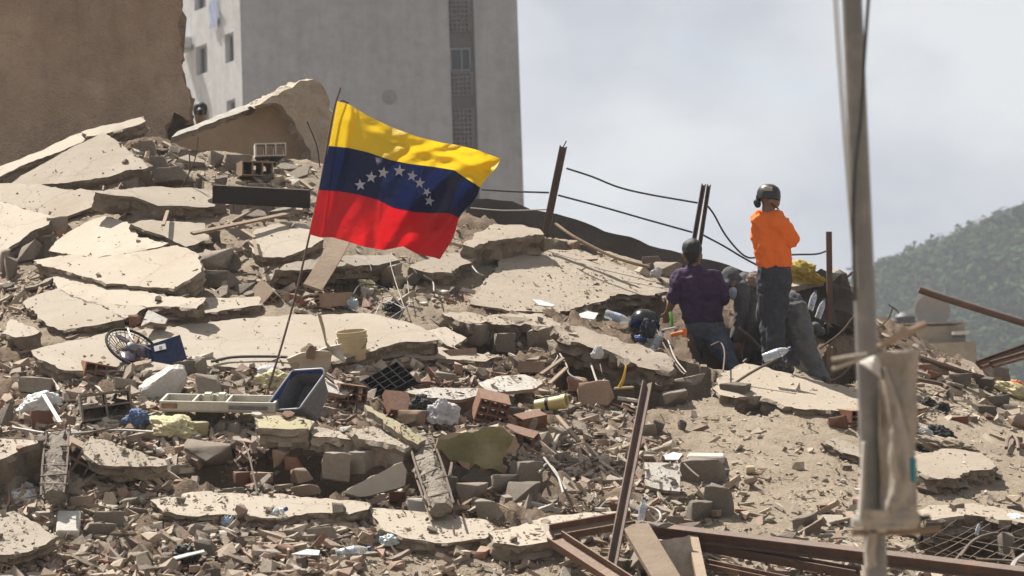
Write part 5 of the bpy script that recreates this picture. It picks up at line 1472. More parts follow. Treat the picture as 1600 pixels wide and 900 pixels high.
# --- broken plastic chair piece
ch = empty('broken_chair', T(515, 560, .05)); tag(ch, 'broken beige plastic chair left of the cream bucket', 'chair')
def strip(name, c0, c1, m, par=None, thick=.012, lift=.1, n=14):
    A_, B_ = crv(c0), crv(c1); V, F = [], []
    for i in range(n + 1):
        u = i / n
        for q in range(5):
            w_ = q / 4; x = A_(u)[0] * (1 - w_) + B_(u)[0] * w_; y = A_(u)[1] * (1 - w_) + B_(u)[1] * w_
            V.append(at(x, y, depth_at(c0[0][0], 560) - lift + .03 * math.sin(w_ * 3.1)))
    for i in range(n):
        for q in range(4): k = i * 5 + q; F.append([k, k + 1, k + 6, k + 5])
    o = from_world(name, V, F, m, par, 180); o.modifiers.new('thickness', 'SOLIDIFY').thickness = thick
    return o
beige = simple('beige_plastic', (.52, .42, .29), .5, dust=.25)
strip('leg', [(495, 489), (503, 515), (509, 540), (518, 552)], [(501, 489), (507, 510), (511, 535), (523, 549)], beige, ch, lift=.4)
strip('back_panel', [(448, 562), (470, 552), (495, 548), (520, 550)], [(455, 572), (480, 580), (505, 590), (515, 570)], beige, ch, lift=.35)
strip('seat', [(495, 550), (512, 543), (534, 538)], [(500, 556), (520, 552), (540, 566)], M['white_plastic'], ch, lift=.4)
strip('armrest', [(478, 560), (480, 548), (486, 540)], [(490, 562), (491, 550), (493, 541)], M['wood'], ch, lift=.42)

# --- grey tub with blue rim, lying on its side
tb = bpy.data.objects.new('plastic_tub', None); col.objects.link(tb); tag(tb, 'dented grey tub with blue outside lying open among the rubble', 'tub')
tb.matrix_world = Matrix.Translation(T(478, 622, .26)) @ Euler((RAD(66), RAD(14), RAD(-24))).to_matrix().to_4x4() @ Matrix.Scale(.88, 4)
def rrect(w_, h_, r_, n=5):
    out = []
    for cx_, cy_, a0 in ((w_ - r_, h_ - r_, 0), (-w_ + r_, h_ - r_, 90), (-w_ + r_, -h_ + r_, 180), (w_ - r_, -h_ + r_, 270)):
        for k in range(n + 1):
            a = RAD(a0 + 90 * k / n); out.append((cx_ + r_ * math.cos(a), cy_ + r_ * math.sin(a)))
    return out
def loft(rings):
    V, F = [], []; n = len(rings[0])
    for r_ in rings: V += r_
    for i in range(len(rings) - 1):
        for k in range(n): F.append([i*n+k, i*n+(k+1) % n, (i+1)*n+(k+1) % n, (i+1)*n+k])
    return V, F, n
def rr3(w_, h_, z, wob=0): return [Vector((x * .86 + 2.2 * wob * math.sin(y * 9) - wob * 1.5, y + 1.6 * wob * math.sin(x * 11), z + wob * math.sin(x * 8 + y * 5))) for x, y in rrect(w_, h_, .05)]
V, F, n_ = loft([rr3(.15, .16, -.12), rr3(.17, .18, .05, .01), rr3(.195, .205, .17, .02)]); F.append(list(range(n_))[::-1])
local('outer_shell', V, F, M['grey_plastic'], tb, 40)
V, F, n_ = loft([rr3(.187, .197, .171, .02), rr3(.162, .172, .05, .01), rr3(.142, .152, -.112)]); F.append([2 * n_ + k for k in range(n_)])
local('inner_shell', V, F, M['grey_plastic'], tb, 40)
V, F, n_ = loft([rr3(.185, .195, .169, .02), rr3(.174, .184, .118, .015)]); local('inner_band', V, F, M['blue_plastic'], tb, 40)
V, F = tube_data([v for v in rr3(.193, .203, .172, .02)] + [rr3(.193, .203, .172, .02)[0]], .009); local('tub_rim', V, F, simple('pale_rim', (.4, .43, .48), .5, dust=.2), tb, 60)

# --- black grid crate
ct = bpy.data.objects.new('plastic_crate', None); col.objects.link(ct); tag(ct, 'black plastic grid crate lying on the crumbs', 'crate')
cn = Vector((-.22, -.6, .77)).normalized(); cx_ = (Vector((.86, .28, .42))); cx_ = (cx_ - cn * cx_.dot(cn)).normalized(); cy_ = cn.cross(cx_)
ct.matrix_world = basis(T(593, 600, .12), cx_, cn * -1, cy_)
nx_, nz_ = 6, 4; W_, H_ = .50, .32
def lines(n, L, t):
    c = (L - t * (n + 1)) / n; xs = [-L / 2]
    for i in range(n): xs += [xs[-1] + t, xs[-1] + t + c]
    return xs + [L / 2]
V, F = grid_extrude(lines(nx_, W_, .010), lines(nz_, H_, .010), lambda i, j: i % 2 == 1 and j % 2 == 1, .055)
local('frame', V, F, M['crate_black'], ct, 20)
V, F = grid_extrude(lines(nx_ * 3, W_ - .012, .006), lines(nz_ * 3, H_ - .012, .006), lambda i, j: i % 2 == 1 and j % 2 == 1, .006)
local('base_grid', [v + Vector((0, .058, 0)) for v in V], F, M['crate_black'], ct, 20)

# --- long white plastic appliance panel
ap = bpy.data.objects.new('appliance_panel', None); col.objects.link(ap); tag(ap, 'long dirty white plastic appliance panel with moulded trays', 'appliance panel')
ap.matrix_world = Matrix.Translation(T(345, 636, .16)) @ Euler((RAD(13), RAD(3), RAD(-5))).to_matrix().to_4x4()
xs = [-.45, -.43, -.2, -.185, .06, .075, .43, .45]; zs = [-.14, -.12, .12, .14]
V, F = grid_extrude(xs, zs, lambda i, j: j == 1 and i in (1, 3, 5), .07)
local('tray', [Vector((v.x, v.z, v.y)) for v in V], F, M['white_plastic'], ap, 20)
V, F = bevel_box(.9, .27, .012, .004, 1, (0, 0, -.008)); local('base_plate', V, F, M['white_plastic'], ap, 30)
for sx in (-.11, .0):
    V, F = bevel_box(.075, .1, .07, .012, 2, (sx, .07, .06)); local('raised_box', V, F, M['white_plastic'], ap, 30)
V, F = bevel_box(.12, .012, .04, .004, 1, (-.37, -.147, .035)); local('rust_patch', V, F, M['rust_light'], ap, 30)
V, F = bevel_box(.3, .012, .03, .004, 1, (.24, -.147, .03)); local('slot', V, F, M['grey_plastic'], ap, 30)

# --- cloths, bags, papers
def cloth(px, py, w, h, m, label, name, cat, seed, fold=.28, rz=0.0, lift=.03, flat=.55, freq=2.2):
    s = ppm(px, py)
    bm = bmesh.new(); bmesh.ops.create_icosphere(bm, subdivisions=5, radius=1)
    W_, H_ = w / s / 2, h / s / 2
    for v in bm.verts:
        c = v.co.copy()
        r_ = 1 + .35 * noise.noise(c * 1.3 + Vector((seed, 0, 0))) - fold * abs(noise.noise(c * freq + Vector((0, seed, 0)))) - fold * .7 * abs(noise.noise(c * freq * 2.3 + Vector((0, 0, seed))))
        c = c * r_
        c.z = max(c.z, -.35)
        v.co = Vector((c.x * W_, c.y * W_ * .75, c.z * H_ * 1.2))
    bm.verts.index_update()
    V = [v.co.copy() for v in bm.verts]; F = [[q.index for q in f.verts] for f in bm.faces]; bm.free()
    n = Tn(px, py); q = Vector((0, 0, 1)).rotation_difference(n)
    o = local(name, V, F, m, None, 180, Matrix.Translation(T(px, py + h * .2, lift)) @ q.to_matrix().to_4x4() @ Matrix.Rotation(rz, 4, 'Z'))
    tag(o, label, cat); return o
cloth(690, 640, 56, 44, M['cloth_white'], 'crumpled white cloth draped over broken bricks', 'white_cloth', 'cloth', 1.0, .4, lift=.14)
cloth(214, 648, 44, 30, M['cloth_blue'], 'crumpled blue rag below the white stone', 'blue_rag', 'rag', 2.0, .4, lift=.08)
cloth(272, 662, 84, 30, M['cloth_cream'], 'flattened yellow bag below the white panel', 'yellow_bag', 'bag', 3.0, .35, lift=.1)
cloth(658, 628, 40, 30, M['cloth_black'], 'black cloth bundle left of the white cloth', 'black_cloth', 'cloth', 4.0, .4, lift=.12)
cloth(750, 622, 30, 14, M['cloth_black'], 'scrap of black cloth on the narrow white board', 'black_cloth', 'cloth', 4.5, .4, lift=.1)
cloth(62, 626, 66, 34, M['paper'], 'crumpled white paper sheet at the left side', 'paper_sheet', 'paper', 5.0, .3, lift=.08)
cloth(290, 862, 46, 30, M['black'], 'shiny black bag near the bottom edge', 'black_bag', 'bag', 6.0, .45, lift=.08)
cloth(1246, 422, 84, 34, M['cloth_yellow'], 'yellow cloth heaped on the mound behind the orange shirt', 'yellow_cloth', 'cloth', 7.0, .5, lift=.05, freq=3.5).location = at(1246, 428, 26.8)
cloth(1464, 676, 60, 32, M['cloth_black'], 'black garment heap right of the torn sheet', 'black_garment', 'clothes', 8.0, .4, lift=.05)
cloth(1445, 672, 24, 14, M['cloth_white'], 'white plastic scrap on the black garment heap', 'plastic_scrap', 'plastic', 8.5, .35, lift=.12)
cloth(1450, 626, 24, 18, M['cloth_black'], 'dark round bundle on the slope above the garments, upper one', 'dark_bundle', 'clothes', 9.0, .35, lift=.05)
cloth(1474, 634, 24, 18, M['cloth_black'], 'dark bundle on the slope above the garments, lower one', 'dark_bundle', 'clothes', 9.5, .35, lift=.04)
cloth(1482, 694, 116, 28, M['cloth_tan'], 'dusty beige trousers heap right of the torn sheet', 'beige_trousers', 'clothes', 10.0, .45, lift=.04, freq=3)
cloth(1582, 606, 60, 22, M['cloth_cream'], 'orange and cream wrapper at the right edge', 'wrapper', 'wrapper', 11.0, .3, lift=.04)
cloth(1590, 600, 30, 14, M['orange_plastic'], 'orange plastic flap on the wrapper at the right edge', 'plastic_flap', 'plastic', 11.5, .3, lift=.1)
cloth(484, 642, 26, 34, M['blue_plastic'], 'bright blue plastic scrap under the tub', 'blue_scrap', 'plastic', 12.0, .3, lift=.12)
cloth(430, 590, 60, 30, M['cloth_cream'], 'cream torn bag left of the tub', 'torn_bag', 'bag', 13.0, .4, lift=.1)
cloth(420, 578, 40, 18, M['cloth_white'], 'white plastic sheet left of the tub', 'plastic_sheet', 'plastic', 13.5, .3, lift=.1)
cloth(575, 443, 0.1 + 34, 16, M['cloth_cream'], 'yellow foam scraps beside the wire tangle', 'foam_scraps', 'foam', 14.0, .4, lift=.05)
cloth(612, 478, 32, 18, M['black'], 'black plastic bag in the wire tangle', 'black_bag', 'bag', 15.0, .45, lift=.05)
cloth(550, 472, 22, 22, simple('pale_blue_plastic', (.5, .6, .68), .4, dust=.1), 'pale blue plastic bag right of the whole hollow brick', 'plastic_bag', 'bag', 16.0, .35, lift=.05)
cloth(357, 812, 24, 22, simple('blue_white_cup', (.4, .5, .62), .5, dust=.1), 'pale blue crushed packet near the pale slab strip', 'packet', 'packet', 17.0, .35, lift=.06)
cloth(612, 840, 40, 18, simple('aqua_bag', (.6, .7, .68), .4, dust=.1), 'clear greenish bag near the bottom edge', 'plastic_bag', 'bag', 18.0, .35, lift=.05)
cloth(1590, 812, 50, 18, M['paper'], 'white paper at the right edge above the mesh hole', 'paper_sheet', 'paper', 19.0, .3, lift=.04)
cloth(35, 772, 44, 12, M['paper'], 'white plastic scrap above the bottom left slab', 'plastic_scrap', 'plastic', 20.0, .3, lift=.05)
cloth(45, 758, 18, 14, M['cloth_white'], 'small white lump beside the rebar ladder', 'white_lump', 'plastic', 21.0, .3, lift=.05)
cloth(1025, 425, 20, 20, M['cloth_white'], 'clear plastic scrap left of the purple shirted person', 'plastic_scrap', 'plastic', 22.0, .35, lift=.08)
for k, (poly, lab) in enumerate((([(831, 468), (845, 469), (868, 477), (862, 479), (842, 477)], 'folded white paper on the wide roof slab'), ([(905, 490), (918, 486), (935, 489), (928, 499), (908, 496)], 'white card left of the helmet'),
                                 ([(1038, 712), (1052, 706), (1067, 709), (1060, 718), (1040, 718)], 'white tile shard above the tile panel'), ([(438, 656), (455, 650), (478, 652), (470, 657)], 'thin white scrap behind the yellow beam'),
                                 ([(455, 866), (480, 858), (500, 860), (498, 867)], 'white shard near the bottom edge'), ([(270, 870), (318, 858), (320, 861), (275, 873)], 'white stick shard beside the black bag'))):
    plate('white_scrap', poly, .008, M['paper'], lab, 'scrap', lift=.13 if k < 2 else .16, tip=10, rough=.003, bumpy=.004)
tag(sweep('white_stick', prof_box(.03, .012), T(68, 617, .22), T(94, 660, .12), (0, -.6, .8), M['white_plastic']), 'narrow white stick stuck in the paper sheet', 'stick')
tag(sweep('dark_plank', prof_box(.04, .17), at(333, 303, 26.4), at(484, 311, 26.2), (0, -.25, .97), M['dark_wood']).__class__ and bpy.data.objects['dark_plank'], 'dark timber plank lying level left of the flag', 'plank')
bpy.data.objects['dark_plank'].rotation_euler = (0, 0, 0)
tag(sweep('curved_plank', prof_box(.17, .025), at(535, 368, 25.6), at(488, 450, 24.7), (.2, -.75, .6), M['wood'], segs=6, bend=(.03, 0, .03)), 'curved pale plank standing below the flag', 'plank')
tag(sweep('wood_board', prof_box(.05, .02), T(300, 365, .25), T(470, 330, .25), (0, -.5, .85), M['wood']), 'thin long board below the dark timber plank', 'board')
for i, (a, b_, lab) in enumerate((((350, 352), (400, 325), 'splintered board stub under the dark plank, upper'), ((355, 345), (398, 372), 'grey lath crossing the splintered boards'), ((395, 366), (402, 400), 'short lath standing under the splintered boards'),
                                   ((262, 330), (255, 352), 'short pipe stub beside the slab gap'), ((470, 282), (488, 296), 'short bent pipe behind the flag edge'), ((845, 585), (880, 560), 'pale rod leaning at the dark gap, left of pair'), ((858, 600), (885, 575), 'pale rod leaning at the dark gap, right of pair'), ((870, 650), (905, 690), 'lath below the yellow pipe'))):
    tag(sweep('lath', prof_box(.03, .018), T(*a, .2), T(*b_, .22), (0, -.5, .85), M['wood']), lab, 'lath')
# yellow pipe with grey end
V, F = lathe([(.045, -.1), (.055, -.1), (.055, .12), (.06, .12), (.06, .16), (.045, .16), (.045, -.1)], 20, False)
yp = local('plastic_pipe', V, F, simple('pale_yellow_pvc', (.58, .46, .16), .5, dust=.15), None, 40, Matrix.Translation(T(856, 632, .1)) @ Euler((RAD(82), RAD(10), RAD(70))).to_matrix().to_4x4())
tag(yp, 'cut yellow plastic pipe with black band', 'pipe')
V, F = lathe([(.0565, -.01), (.0595, -.01), (.0595, .015), (.0565, .015)], 20, False); local('band', V, F, M['black'], yp, 40)
tag(tube('yellow_spoon', [T(968, 605, .12), T(974, 592, .2), T(977, 578, .28), T(978, 570, .32)], .016, M['yellow_plastic'], r1=.006), 'yellow plastic handle standing at the dark gap', 'handle')
tag(tube('white_tube', [T(960, 607, .08), T(990, 605, .09)], .012, M['bucket']), 'cream tube lying below the dark gap', 'tube')
tag(tube('white_tube', [T(965, 622, .06), T(1000, 627, .06)], .018, M['white_plastic']), 'thick pale pipe behind the leaning post', 'tube')
V, F = lathe([(0, -.035), (.03, -.035), (.034, 0), (.03, .035), (0, .035)], 16); 
tag(local('pale_tube_stub', V, F, M['bucket'], None, 40, Matrix.Translation(T(1172, 734, .03)) @ Euler((0, RAD(90), .1)).to_matrix().to_4x4()), 'short yellow tube on the bare slope', 'tube')

# --- bottles
def bottle(px, py, L, axis, label, D=None, water=False, lift=.05):
    s = FPX / (D or depth_at(px, py)); Lm = L / s; r_ = Lm * .16
    p = at(px, py, D) if D else T(px, py, lift)
    z = Vector(axis).normalized(); x = z.orthogonal().normalized(); y = z.cross(x)
    o = bpy.data.objects.new('bottle', None); col.objects.link(o); o.matrix_world = basis(p - z * Lm * .5, x, y, z)
    pf = [(0, 0), (r_ * .9, 0), (r_, .03 * Lm), (r_ * .94, .2 * Lm), (r_, .24 * Lm), (r_ * .95, .45 * Lm), (r_, .5 * Lm), (r_ * .96, .66 * Lm), (r_ * .6, .82 * Lm), (r_ * .36, .88 * Lm), (r_ * .36, .93 * Lm)]
    V, F = lathe(pf, 18); local('bottle_body', V, F, M['clear'], o, 50)
    V, F = lathe([(0, .92 * Lm), (r_ * .45, .92 * Lm), (r_ * .45, Lm), (0, Lm)], 14); local('cap', V, F, M['blue_plastic'] if not water else M['white_plastic'], o, 40)
    V, F = lathe([(r_ * 1.015, .3 * Lm), (r_ * 1.015, .55 * Lm)], 18, False); local('label_band', V, F, simple('bottle_label', (.45, .55, .72), .5, dust=.05) if 'BL' not in M else M['BL'], o, 180)
    tag(o, label, 'bottle', 'plastic bottles left on the heap'); return o
M['BL'] = simple('bottle_label_print', (.5, .58, .72), .5, dust=.05)
bottle(1004, 795, 34, (.2, -.1, 1), 'small water bottle standing on the rusted frame corner', lift=.36)
bottle(432, 802, 46, (.75, -.6, .3), 'white water bottle lying on the pale slab strip', lift=.12)
bottle(552, 862, 56, (1, -.1, .15), 'water bottle lying flat near the bottom edge', lift=.05)
bottle(967, 497, 44, (.9, -.2, -.35), 'large clear bottle lying left of the helmet', lift=.1)
bottle(1029, 531, 34, (.45, -.4, .8), 'blue labelled bottle leaning by the purple shirted person', lift=.16)
bottle(1018, 527, 34, (.4, -.4, .8), 'second blue labelled bottle beside the purple shirted person', lift=.14)
bottle(1270, 469, 32, (.3, -.1, .95), 'upturned clear bottle by the straight rusted post, left one', D=25.9)
bottle(1283, 482, 32, (.35, -.1, .9), 'upturned clear bottle by the straight rusted post, right one', D=25.8)
bottle(1214, 552, 46, (.95, -.1, .3), 'crushed clear bottle on the rod end below the orange shirt', D=24.3)
bottle(1528, 826, 20, (.3, 0, 1), 'small bottle at the edge of the mesh hole', lift=.1)
cloth(933, 550, 18, 22, M['cloth_white'], 'white plastic scrap hung on the wire cross', 'plastic_scrap', 'plastic', 23.0, .3, lift=.35)

# --- motorcycle helmet, claw hammer, boot
hm = bpy.data.objects.new('motorcycle_helmet', None); col.objects.link(hm); hm.matrix_world = Matrix.Translation(T(1006, 508, .16)) @ Euler((RAD(10), RAD(12), RAD(35))).to_matrix().to_4x4()
tag(hm, 'shiny black motorcycle helmet beside the hole', 'helmet')
V, F = lathe([(.09, -.1), (.125, -.09), (.138, -.02), (.132, .05), (.105, .105), (.06, .135), (0, .145)], 26, False); local('shell', V, F, simple('gloss_black', (.01, .01, .011), .22, dust=.015), hm, 60)
V, F = lathe([(.085, -.095), (.118, -.08), (.128, -.02), (.12, .05), (.09, .1), (0, .13)], 22, False); local('lining', V, F, M['cloth_black'], hm, 60)
V, F = lathe([(.140, -.045), (.144, -.04), (.144, .03), (.138, .04)], 26, False); local('visor', [v for v in V], [f for f in F if all(V[i].y < .02 for i in f)], M['navy_board'], hm, 60)
cloth(1012, 512, 26, 36, M['navy'], 'navy cloth hanging over the motorcycle helmet', 'navy_cloth', 'cloth', 24.0, .3, lift=.2)
cloth(1003, 528, 26, 12, M['blue_plastic'], 'blue plastic wrapper below the helmet', 'blue_wrapper', 'wrapper', 25.0, .35, lift=.1)
hmr = empty('claw_hammer', at(1060, 522, 24.9)); tag(hmr, 'orange handled hammer behind the bottles', 'hammer')
tube('handle', [at(1048, 524, 24.9), at(1068, 519, 24.9)], .018, M['orange_plastic'], hmr, n=8)
tube('grip_end', [at(1069, 513, 24.9), at(1070, 519, 24.9), at(1069, 527, 24.9)], .02, M['orange_plastic'], hmr, n=8)
tube('shaft', [at(1034, 516, 24.9), at(1056, 512, 24.9)], .01, M['chrome'], hmr, n=8)
bt = empty('work_boot', at(1282, 520, 25.7)); tag(bt, 'dusty grey work boot on its side right of the grey jeans', 'boot')

# ================================================================== PEOPLE
FOLD = bpy.data.textures.new('folds', 'CLOUDS'); FOLD.noise_scale = .075; FOLD.noise_depth = 3
def blob(name, caps, m, parent, voxel=.014, it=6, fold=0.0):
    """one closed surface grown round tapered limbs: caps = (p0, r0, p1, r1)"""
    bm = bmesh.new()
    for (p0, r0, p1, r1) in caps:
        tmp = bmesh.new()
        for p, r_ in ((p0, r0), (p1, r1)):
            bmesh.ops.create_icosphere(tmp, subdivisions=2, radius=r_, matrix=Matrix.Translation(p))
        vs = [v.co.copy() for v in tmp.verts]; tmp.free()
        t2 = bmesh.new()
        for v in vs: t2.verts.new(v)
        res = bmesh.ops.convex_hull(t2, input=t2.verts[:])
        lo = [v for v in t2.verts if not v.link_faces]
        if lo: bmesh.ops.delete(t2, geom=lo, context='VERTS')
        mp = {v: bm.verts.new(v.co) for v in t2.verts}
        for f in t2.faces: bm.faces.new([mp[v] for v in f.verts])
        t2.free()
    o = bm_world(name, bm, m, parent, 180)
    rm = o.modifiers.new('union', 'REMESH'); rm.mode = 'VOXEL'; rm.voxel_size = voxel; rm.use_smooth_shade = True
    sm = o.modifiers.new('soften', 'SMOOTH'); sm.iterations = it; sm.factor = .5
    if fold:
        d = o.modifiers.new('creases', 'DISPLACE'); d.texture = FOLD; d.strength = fold; d.mid_level = .42; d.texture_coords = 'LOCAL'
    return o
SKIN_KEYS = ('head', 'neck', 'hand', 'handL', 'handR')
def bare(B, extra=()):
    return [(a, r0 - (0 if k in SKIN_KEYS or k in extra else .022), b_, r1 - (0 if k in SKIN_KEYS or k in extra else .022)) for k, L in B.c.items() for a, r0, b_, r1 in L]
class Body:
    def __init__(s, D): s.D = D; s.c = {}
    def j(s, px, py, t=0.0): return at(px, py, s.D - t)
    def add(s, key, a, r0, b_, r1): s.c.setdefault(key, []).append((s.j(*a), r0, s.j(*b_), r1))
def grow(caps, d): return [(a, r0 + d, b_, r1 + d) for a, r0, b_, r1 in caps]
def hand(B, wrist, tip, key='hand', side=1):
    """palm, four bent fingers and a thumb"""
    w, t = B.j(*wrist), B.j(*tip); d = (t - w).normalized(); s = d.cross(Vector((0, 1, 0))).normalized()
    pc = w + d * .07; L = B.c.setdefault(key, [])
    for k in (-1, 0, 1): L.append((w + s * k * .014, .018, pc + s * k * .024, .016))
    for k, ln in zip((-1.5, -.5, .5, 1.5), (.06, .072, .068, .052)):
        a = pc + s * k * .019; m_ = a + d * ln * .55 + Vector((0, -.012, 0)); e_ = m_ + d * ln * .4 + Vector((0, .025, 0))
        L.append((a, .0095, m_, .009)); L.append((m_, .009, e_, .008))
    a = w + d * .025 + s * side * .028; L.append((a, .011, a + d * .035 + s * side * .03, .0105)); L.append((a + d * .035 + s * side * .03, .0105, a + d * .06 + s * side * .03, .009))

# --- purple shirt, seen from behind, kneeling at the hole
B = Body(25.9)
B.add('head', (1081, 391), .092, (1082, 400), .088); B.add('head', (1068, 399, .0), .022, (1069, 402), .018); B.add('head', (1095, 399), .022, (1095, 402), .018); B.add('head', (1081, 403, -.06), .06, (1081, 408, -.07), .05)
B.add('neck', (1083, 402), .055, (1086, 424), .06)
B.add('torso', (1066, 438), .085, (1110, 437), .085); B.add('torso', (1080, 448), .118, (1086, 492), .108); B.add('torso', (1104, 447), .118, (1110, 494), .108); B.add('torso', (1086, 492), .11, (1110, 494), .11)
B.add('hips', (1090, 512), .105, (1112, 514), .11)
B.add('uarmL', (1062, 438), .07, (1054, 464, .03), .05); B.add('uarmR', (1116, 436), .07, (1131, 465, .03), .05)
B.add('farmL', (1054, 464, .03), .046, (1044, 487, -.1), .032); B.add('farmR', (1131, 465, .03), .046, (1117, 470, -.22), .032)
hand(B, (1044, 487, -.1), (1041, 500, -.16), 'handL', -1); hand(B, (1117, 470, -.22), (1106, 472, -.3), 'handR', 1)
B.add('legL', (1090, 516), .1, (1080, 556, -.1), .075); B.add('legL', (1080, 556, -.1), .07, (1090, 585, .1), .05)
B.add('legR', (1112, 516), .105, (1132, 552, .12), .078); B.add('legR', (1132, 552, .12), .07, (1148, 580, .25), .05)
B.add('foot', (1090, 585, .1), .05, (1092, 592, .22), .045); B.add('foot', (1148, 580, .25), .05, (1152, 586, .36), .045)
p1 = empty('person', B.j(1105, 590)); tag(p1, 'person in a purple t-shirt and jeans kneeling, seen from behind', 'person')
blob('body', bare(B, ('farmL', 'farmR')), M['skin'], p1, .011, 5)
blob('shirt', grow(B.c['torso'] + B.c['uarmL'] + B.c['uarmR'] + [(B.j(1084, 420), .058, B.j(1086, 430), .07)], .014), M['purple'], p1, .011, 4, .06)
blob('trousers', grow(B.c['hips'] + B.c['legL'] + B.c['legR'], .014), M['denim'], p1, .012, 5, .05)
blob('hair', [(B.j(1081, 388), .096, B.j(1082, 391, -.01), .093), (B.j(1081, 394, .02), .084, B.j(1082, 403, .03), .06)], M['hair'], p1, .01, 3, .008)
gl = tube('green_strap', [at(1047, 488, 25.75), at(1049, 497, 25.72), at(1050, 510, 25.7)], .016, M['green_plastic']); tag(gl, 'bright green strap held in the hand of the purple shirted person', 'strap')

# --- orange shirt, standing with folded arms, helmet
B = Body(25.0)
B.add('head', (1202, 306), .088, (1204, 314, -.02), .08); B.add('head', (1211, 317, -.03), .045, (1213, 320, -.04), .03); B.add('head', (1216, 314, -.04), .014, (1218, 316, -.04), .012); B.add('head', (1203, 314, .08), .02, (1203, 318, .08), .015)
B.add('neck', (1201, 316), .055, (1200, 334), .062)
B.add('torso', (1189, 346), .078, (1214, 346), .078); B.add('torso', (1193, 354), .098, (1196, 386), .098); B.add('torso', (1211, 354), .098, (1213, 386), .1); B.add('torso', (1197, 388), .098, (1202, 414), .088); B.add('torso', (1213, 388), .1, (1219, 414), .09)
B.add('uarmR', (1214, 348, .06), .07, (1236, 373, .04), .056); B.add('farmR', (1236, 374, .04), .05, (1214, 386, -.16), .038)
B.add('uarmL', (1188, 350, -.06), .066, (1188, 378, -.14), .054); B.add('farmL', (1188, 378, -.14), .048, (1214, 374, -.24), .036)
hand(B, (1214, 386, -.16), (1200, 384, -.22), 'handR'); hand(B, (1214, 374, -.24), (1228, 370, -.2), 'handL')
B.add('hips', (1203, 428), .098, (1217, 428), .1)
B.add('legL', (1201, 436), .098, (1202, 500), .074); B.add('legL', (1202, 500), .07, (1202, 562), .05)
B.add('legR', (1217, 436, .05), .1, (1212, 500, .08), .076); B.add('legR', (1212, 500, .08), .07, (1210, 566, .08), .052)
B.add('foot', (1202, 570, -.02), .05, (1216, 576, -.1), .042); B.add('foot', (1210, 572, .08), .05, (1232, 577, .12), .042)
p3 = empty('person', B.j(1210, 582)); tag(p3, 'person standing in bright orange long sleeved shirt, black helmet and dark trousers', 'person')
blob('body', bare(B), M['skin'], p3, .011, 5)
blob('shirt', grow(B.c['torso'] + B.c['uarmR'] + B.c['farmR'] + B.c['uarmL'] + B.c['farmL'], .014), M['orange'], p3, .011, 4, .065)
blob('trousers', grow([(B.j(1202, 422), .09, B.j(1219, 422), .092)] + B.c['hips'] + B.c['legL'] + B.c['legR'], .014), M['navy'], p3, .012, 5, .055)
blob('thigh_pocket', [(B.j(1190, 462, .05), .03, B.j(1190, 486, .05), .032), (B.j(1196, 462, .08), .03, B.j(1196, 486, .08), .032)], M['navy'], p3, .01, 4)
for c_ in B.c['foot']: blob('boot', grow([c_], .014), M['boot'], p3, .011, 4)
V, F = lathe([(.108, -.05), (.125, -.045), (.128, .0), (.122, .05), (.1, .09), (.06, .115), (0, .122)], 26, False)
hl = local('helmet', V, F, simple('helmet_black', (.02, .02, .019), .45, dust=.03), p3, 60); hl.matrix_local = Matrix.Translation(B.j(1201, 306) - p3.location) @ Euler((RAD(-6), RAD(6), 0)).to_matrix().to_4x4() @ Matrix.Scale(.84, 4); hl.modifiers.new('thickness', 'SOLIDIFY').thickness = .012
V, F = bevel_box(.09, .02, .045, .006, 1, (-.02, -.118, .05)); local('helmet_patch', V, F, M['tarp'], hl, 30)
V, F = bevel_box(.03, .05, .06, .008, 1, (-.118, -.02, -.035)); local('side_rail', V, F, M['black'], hl, 30)
tube('chin_strap', [B.j(1203, 316, .09), B.j(1210, 322, .06), B.j(1216, 326, .0)], .007, M['cable'], p3)
blob('ear_cup', [(B.j(1183, 316, .02), .035, B.j(1184, 320, .03), .03)], M['black'], p3, .008, 3)

# --- grey jeans, bending down into the hole
B = Body(25.2)
B.add('hips', (1234, 478, -.02), .115, (1226, 474, -.2), .11)
B.add('leg', (1240, 488, .02), .118, (1260, 545, .12), .08); B.add('leg', (1260, 545, .12), .076, (1284, 594, .22), .052)
B.add('leg2', (1226, 488, -.22), .11, (1232, 545, -.2), .08); B.add('leg2', (1232, 545, -.2), .07, (1240, 590, -.05), .05)
B.add('torso', (1226, 474, -.16), .12, (1212, 470, -.45), .14); B.add('torso', (1212, 470, -.45), .14, (1204, 490, -.66), .13)
B.add('neck', (1204, 490, -.66), .06, (1204, 505, -.74), .06); B.add('head', (1204, 512, -.78), .09, (1204, 520, -.8), .085)
B.add('arm', (1218, 486, -.64), .055, (1224, 520, -.7), .042); B.add('arm', (1224, 520, -.7), .04, (1222, 548, -.74), .032); hand(B, (1222, 548, -.74), (1222, 562, -.76))
B.add('foot', (1286, 598, .22), .045, (1297, 600, .3), .038); B.add('foot', (1240, 592, -.05), .045, (1250, 596, .0), .04)
p4 = empty('person', B.j(1285, 604)); tag(p4, 'person in dusty grey jeans bending into the hole behind the orange shirt', 'person')
blob('body', bare(B), M['skin'], p4, .012, 5)
blob('trousers', grow(B.c['hips'] + B.c['leg'] + B.c['leg2'], .015), M['grey_denim'], p4, .012, 5, .055)
blob('shirt', grow(B.c['torso'] + B.c['arm'][:1], .014), M['overall'], p4, .013, 6, .02)
blob('shoe', grow(B.c['foot'][:1], .012), M['boot'], p4, .01, 4)
for nm, caps, mk in (('upper', [((1274, 512), .055, (1276, 516), .055), ((1276, 516), .05, (1284, 518), .04)], 'overall'), ('sole', [((1290, 508), .022, (1291, 518), .024)], 'black')):
    blob(nm, [(at(*a, 25.6), r0, at(*b_, 25.6), r1) for a, r0, b_, r1 in caps], M[mk], bt, .009, 4, .012)

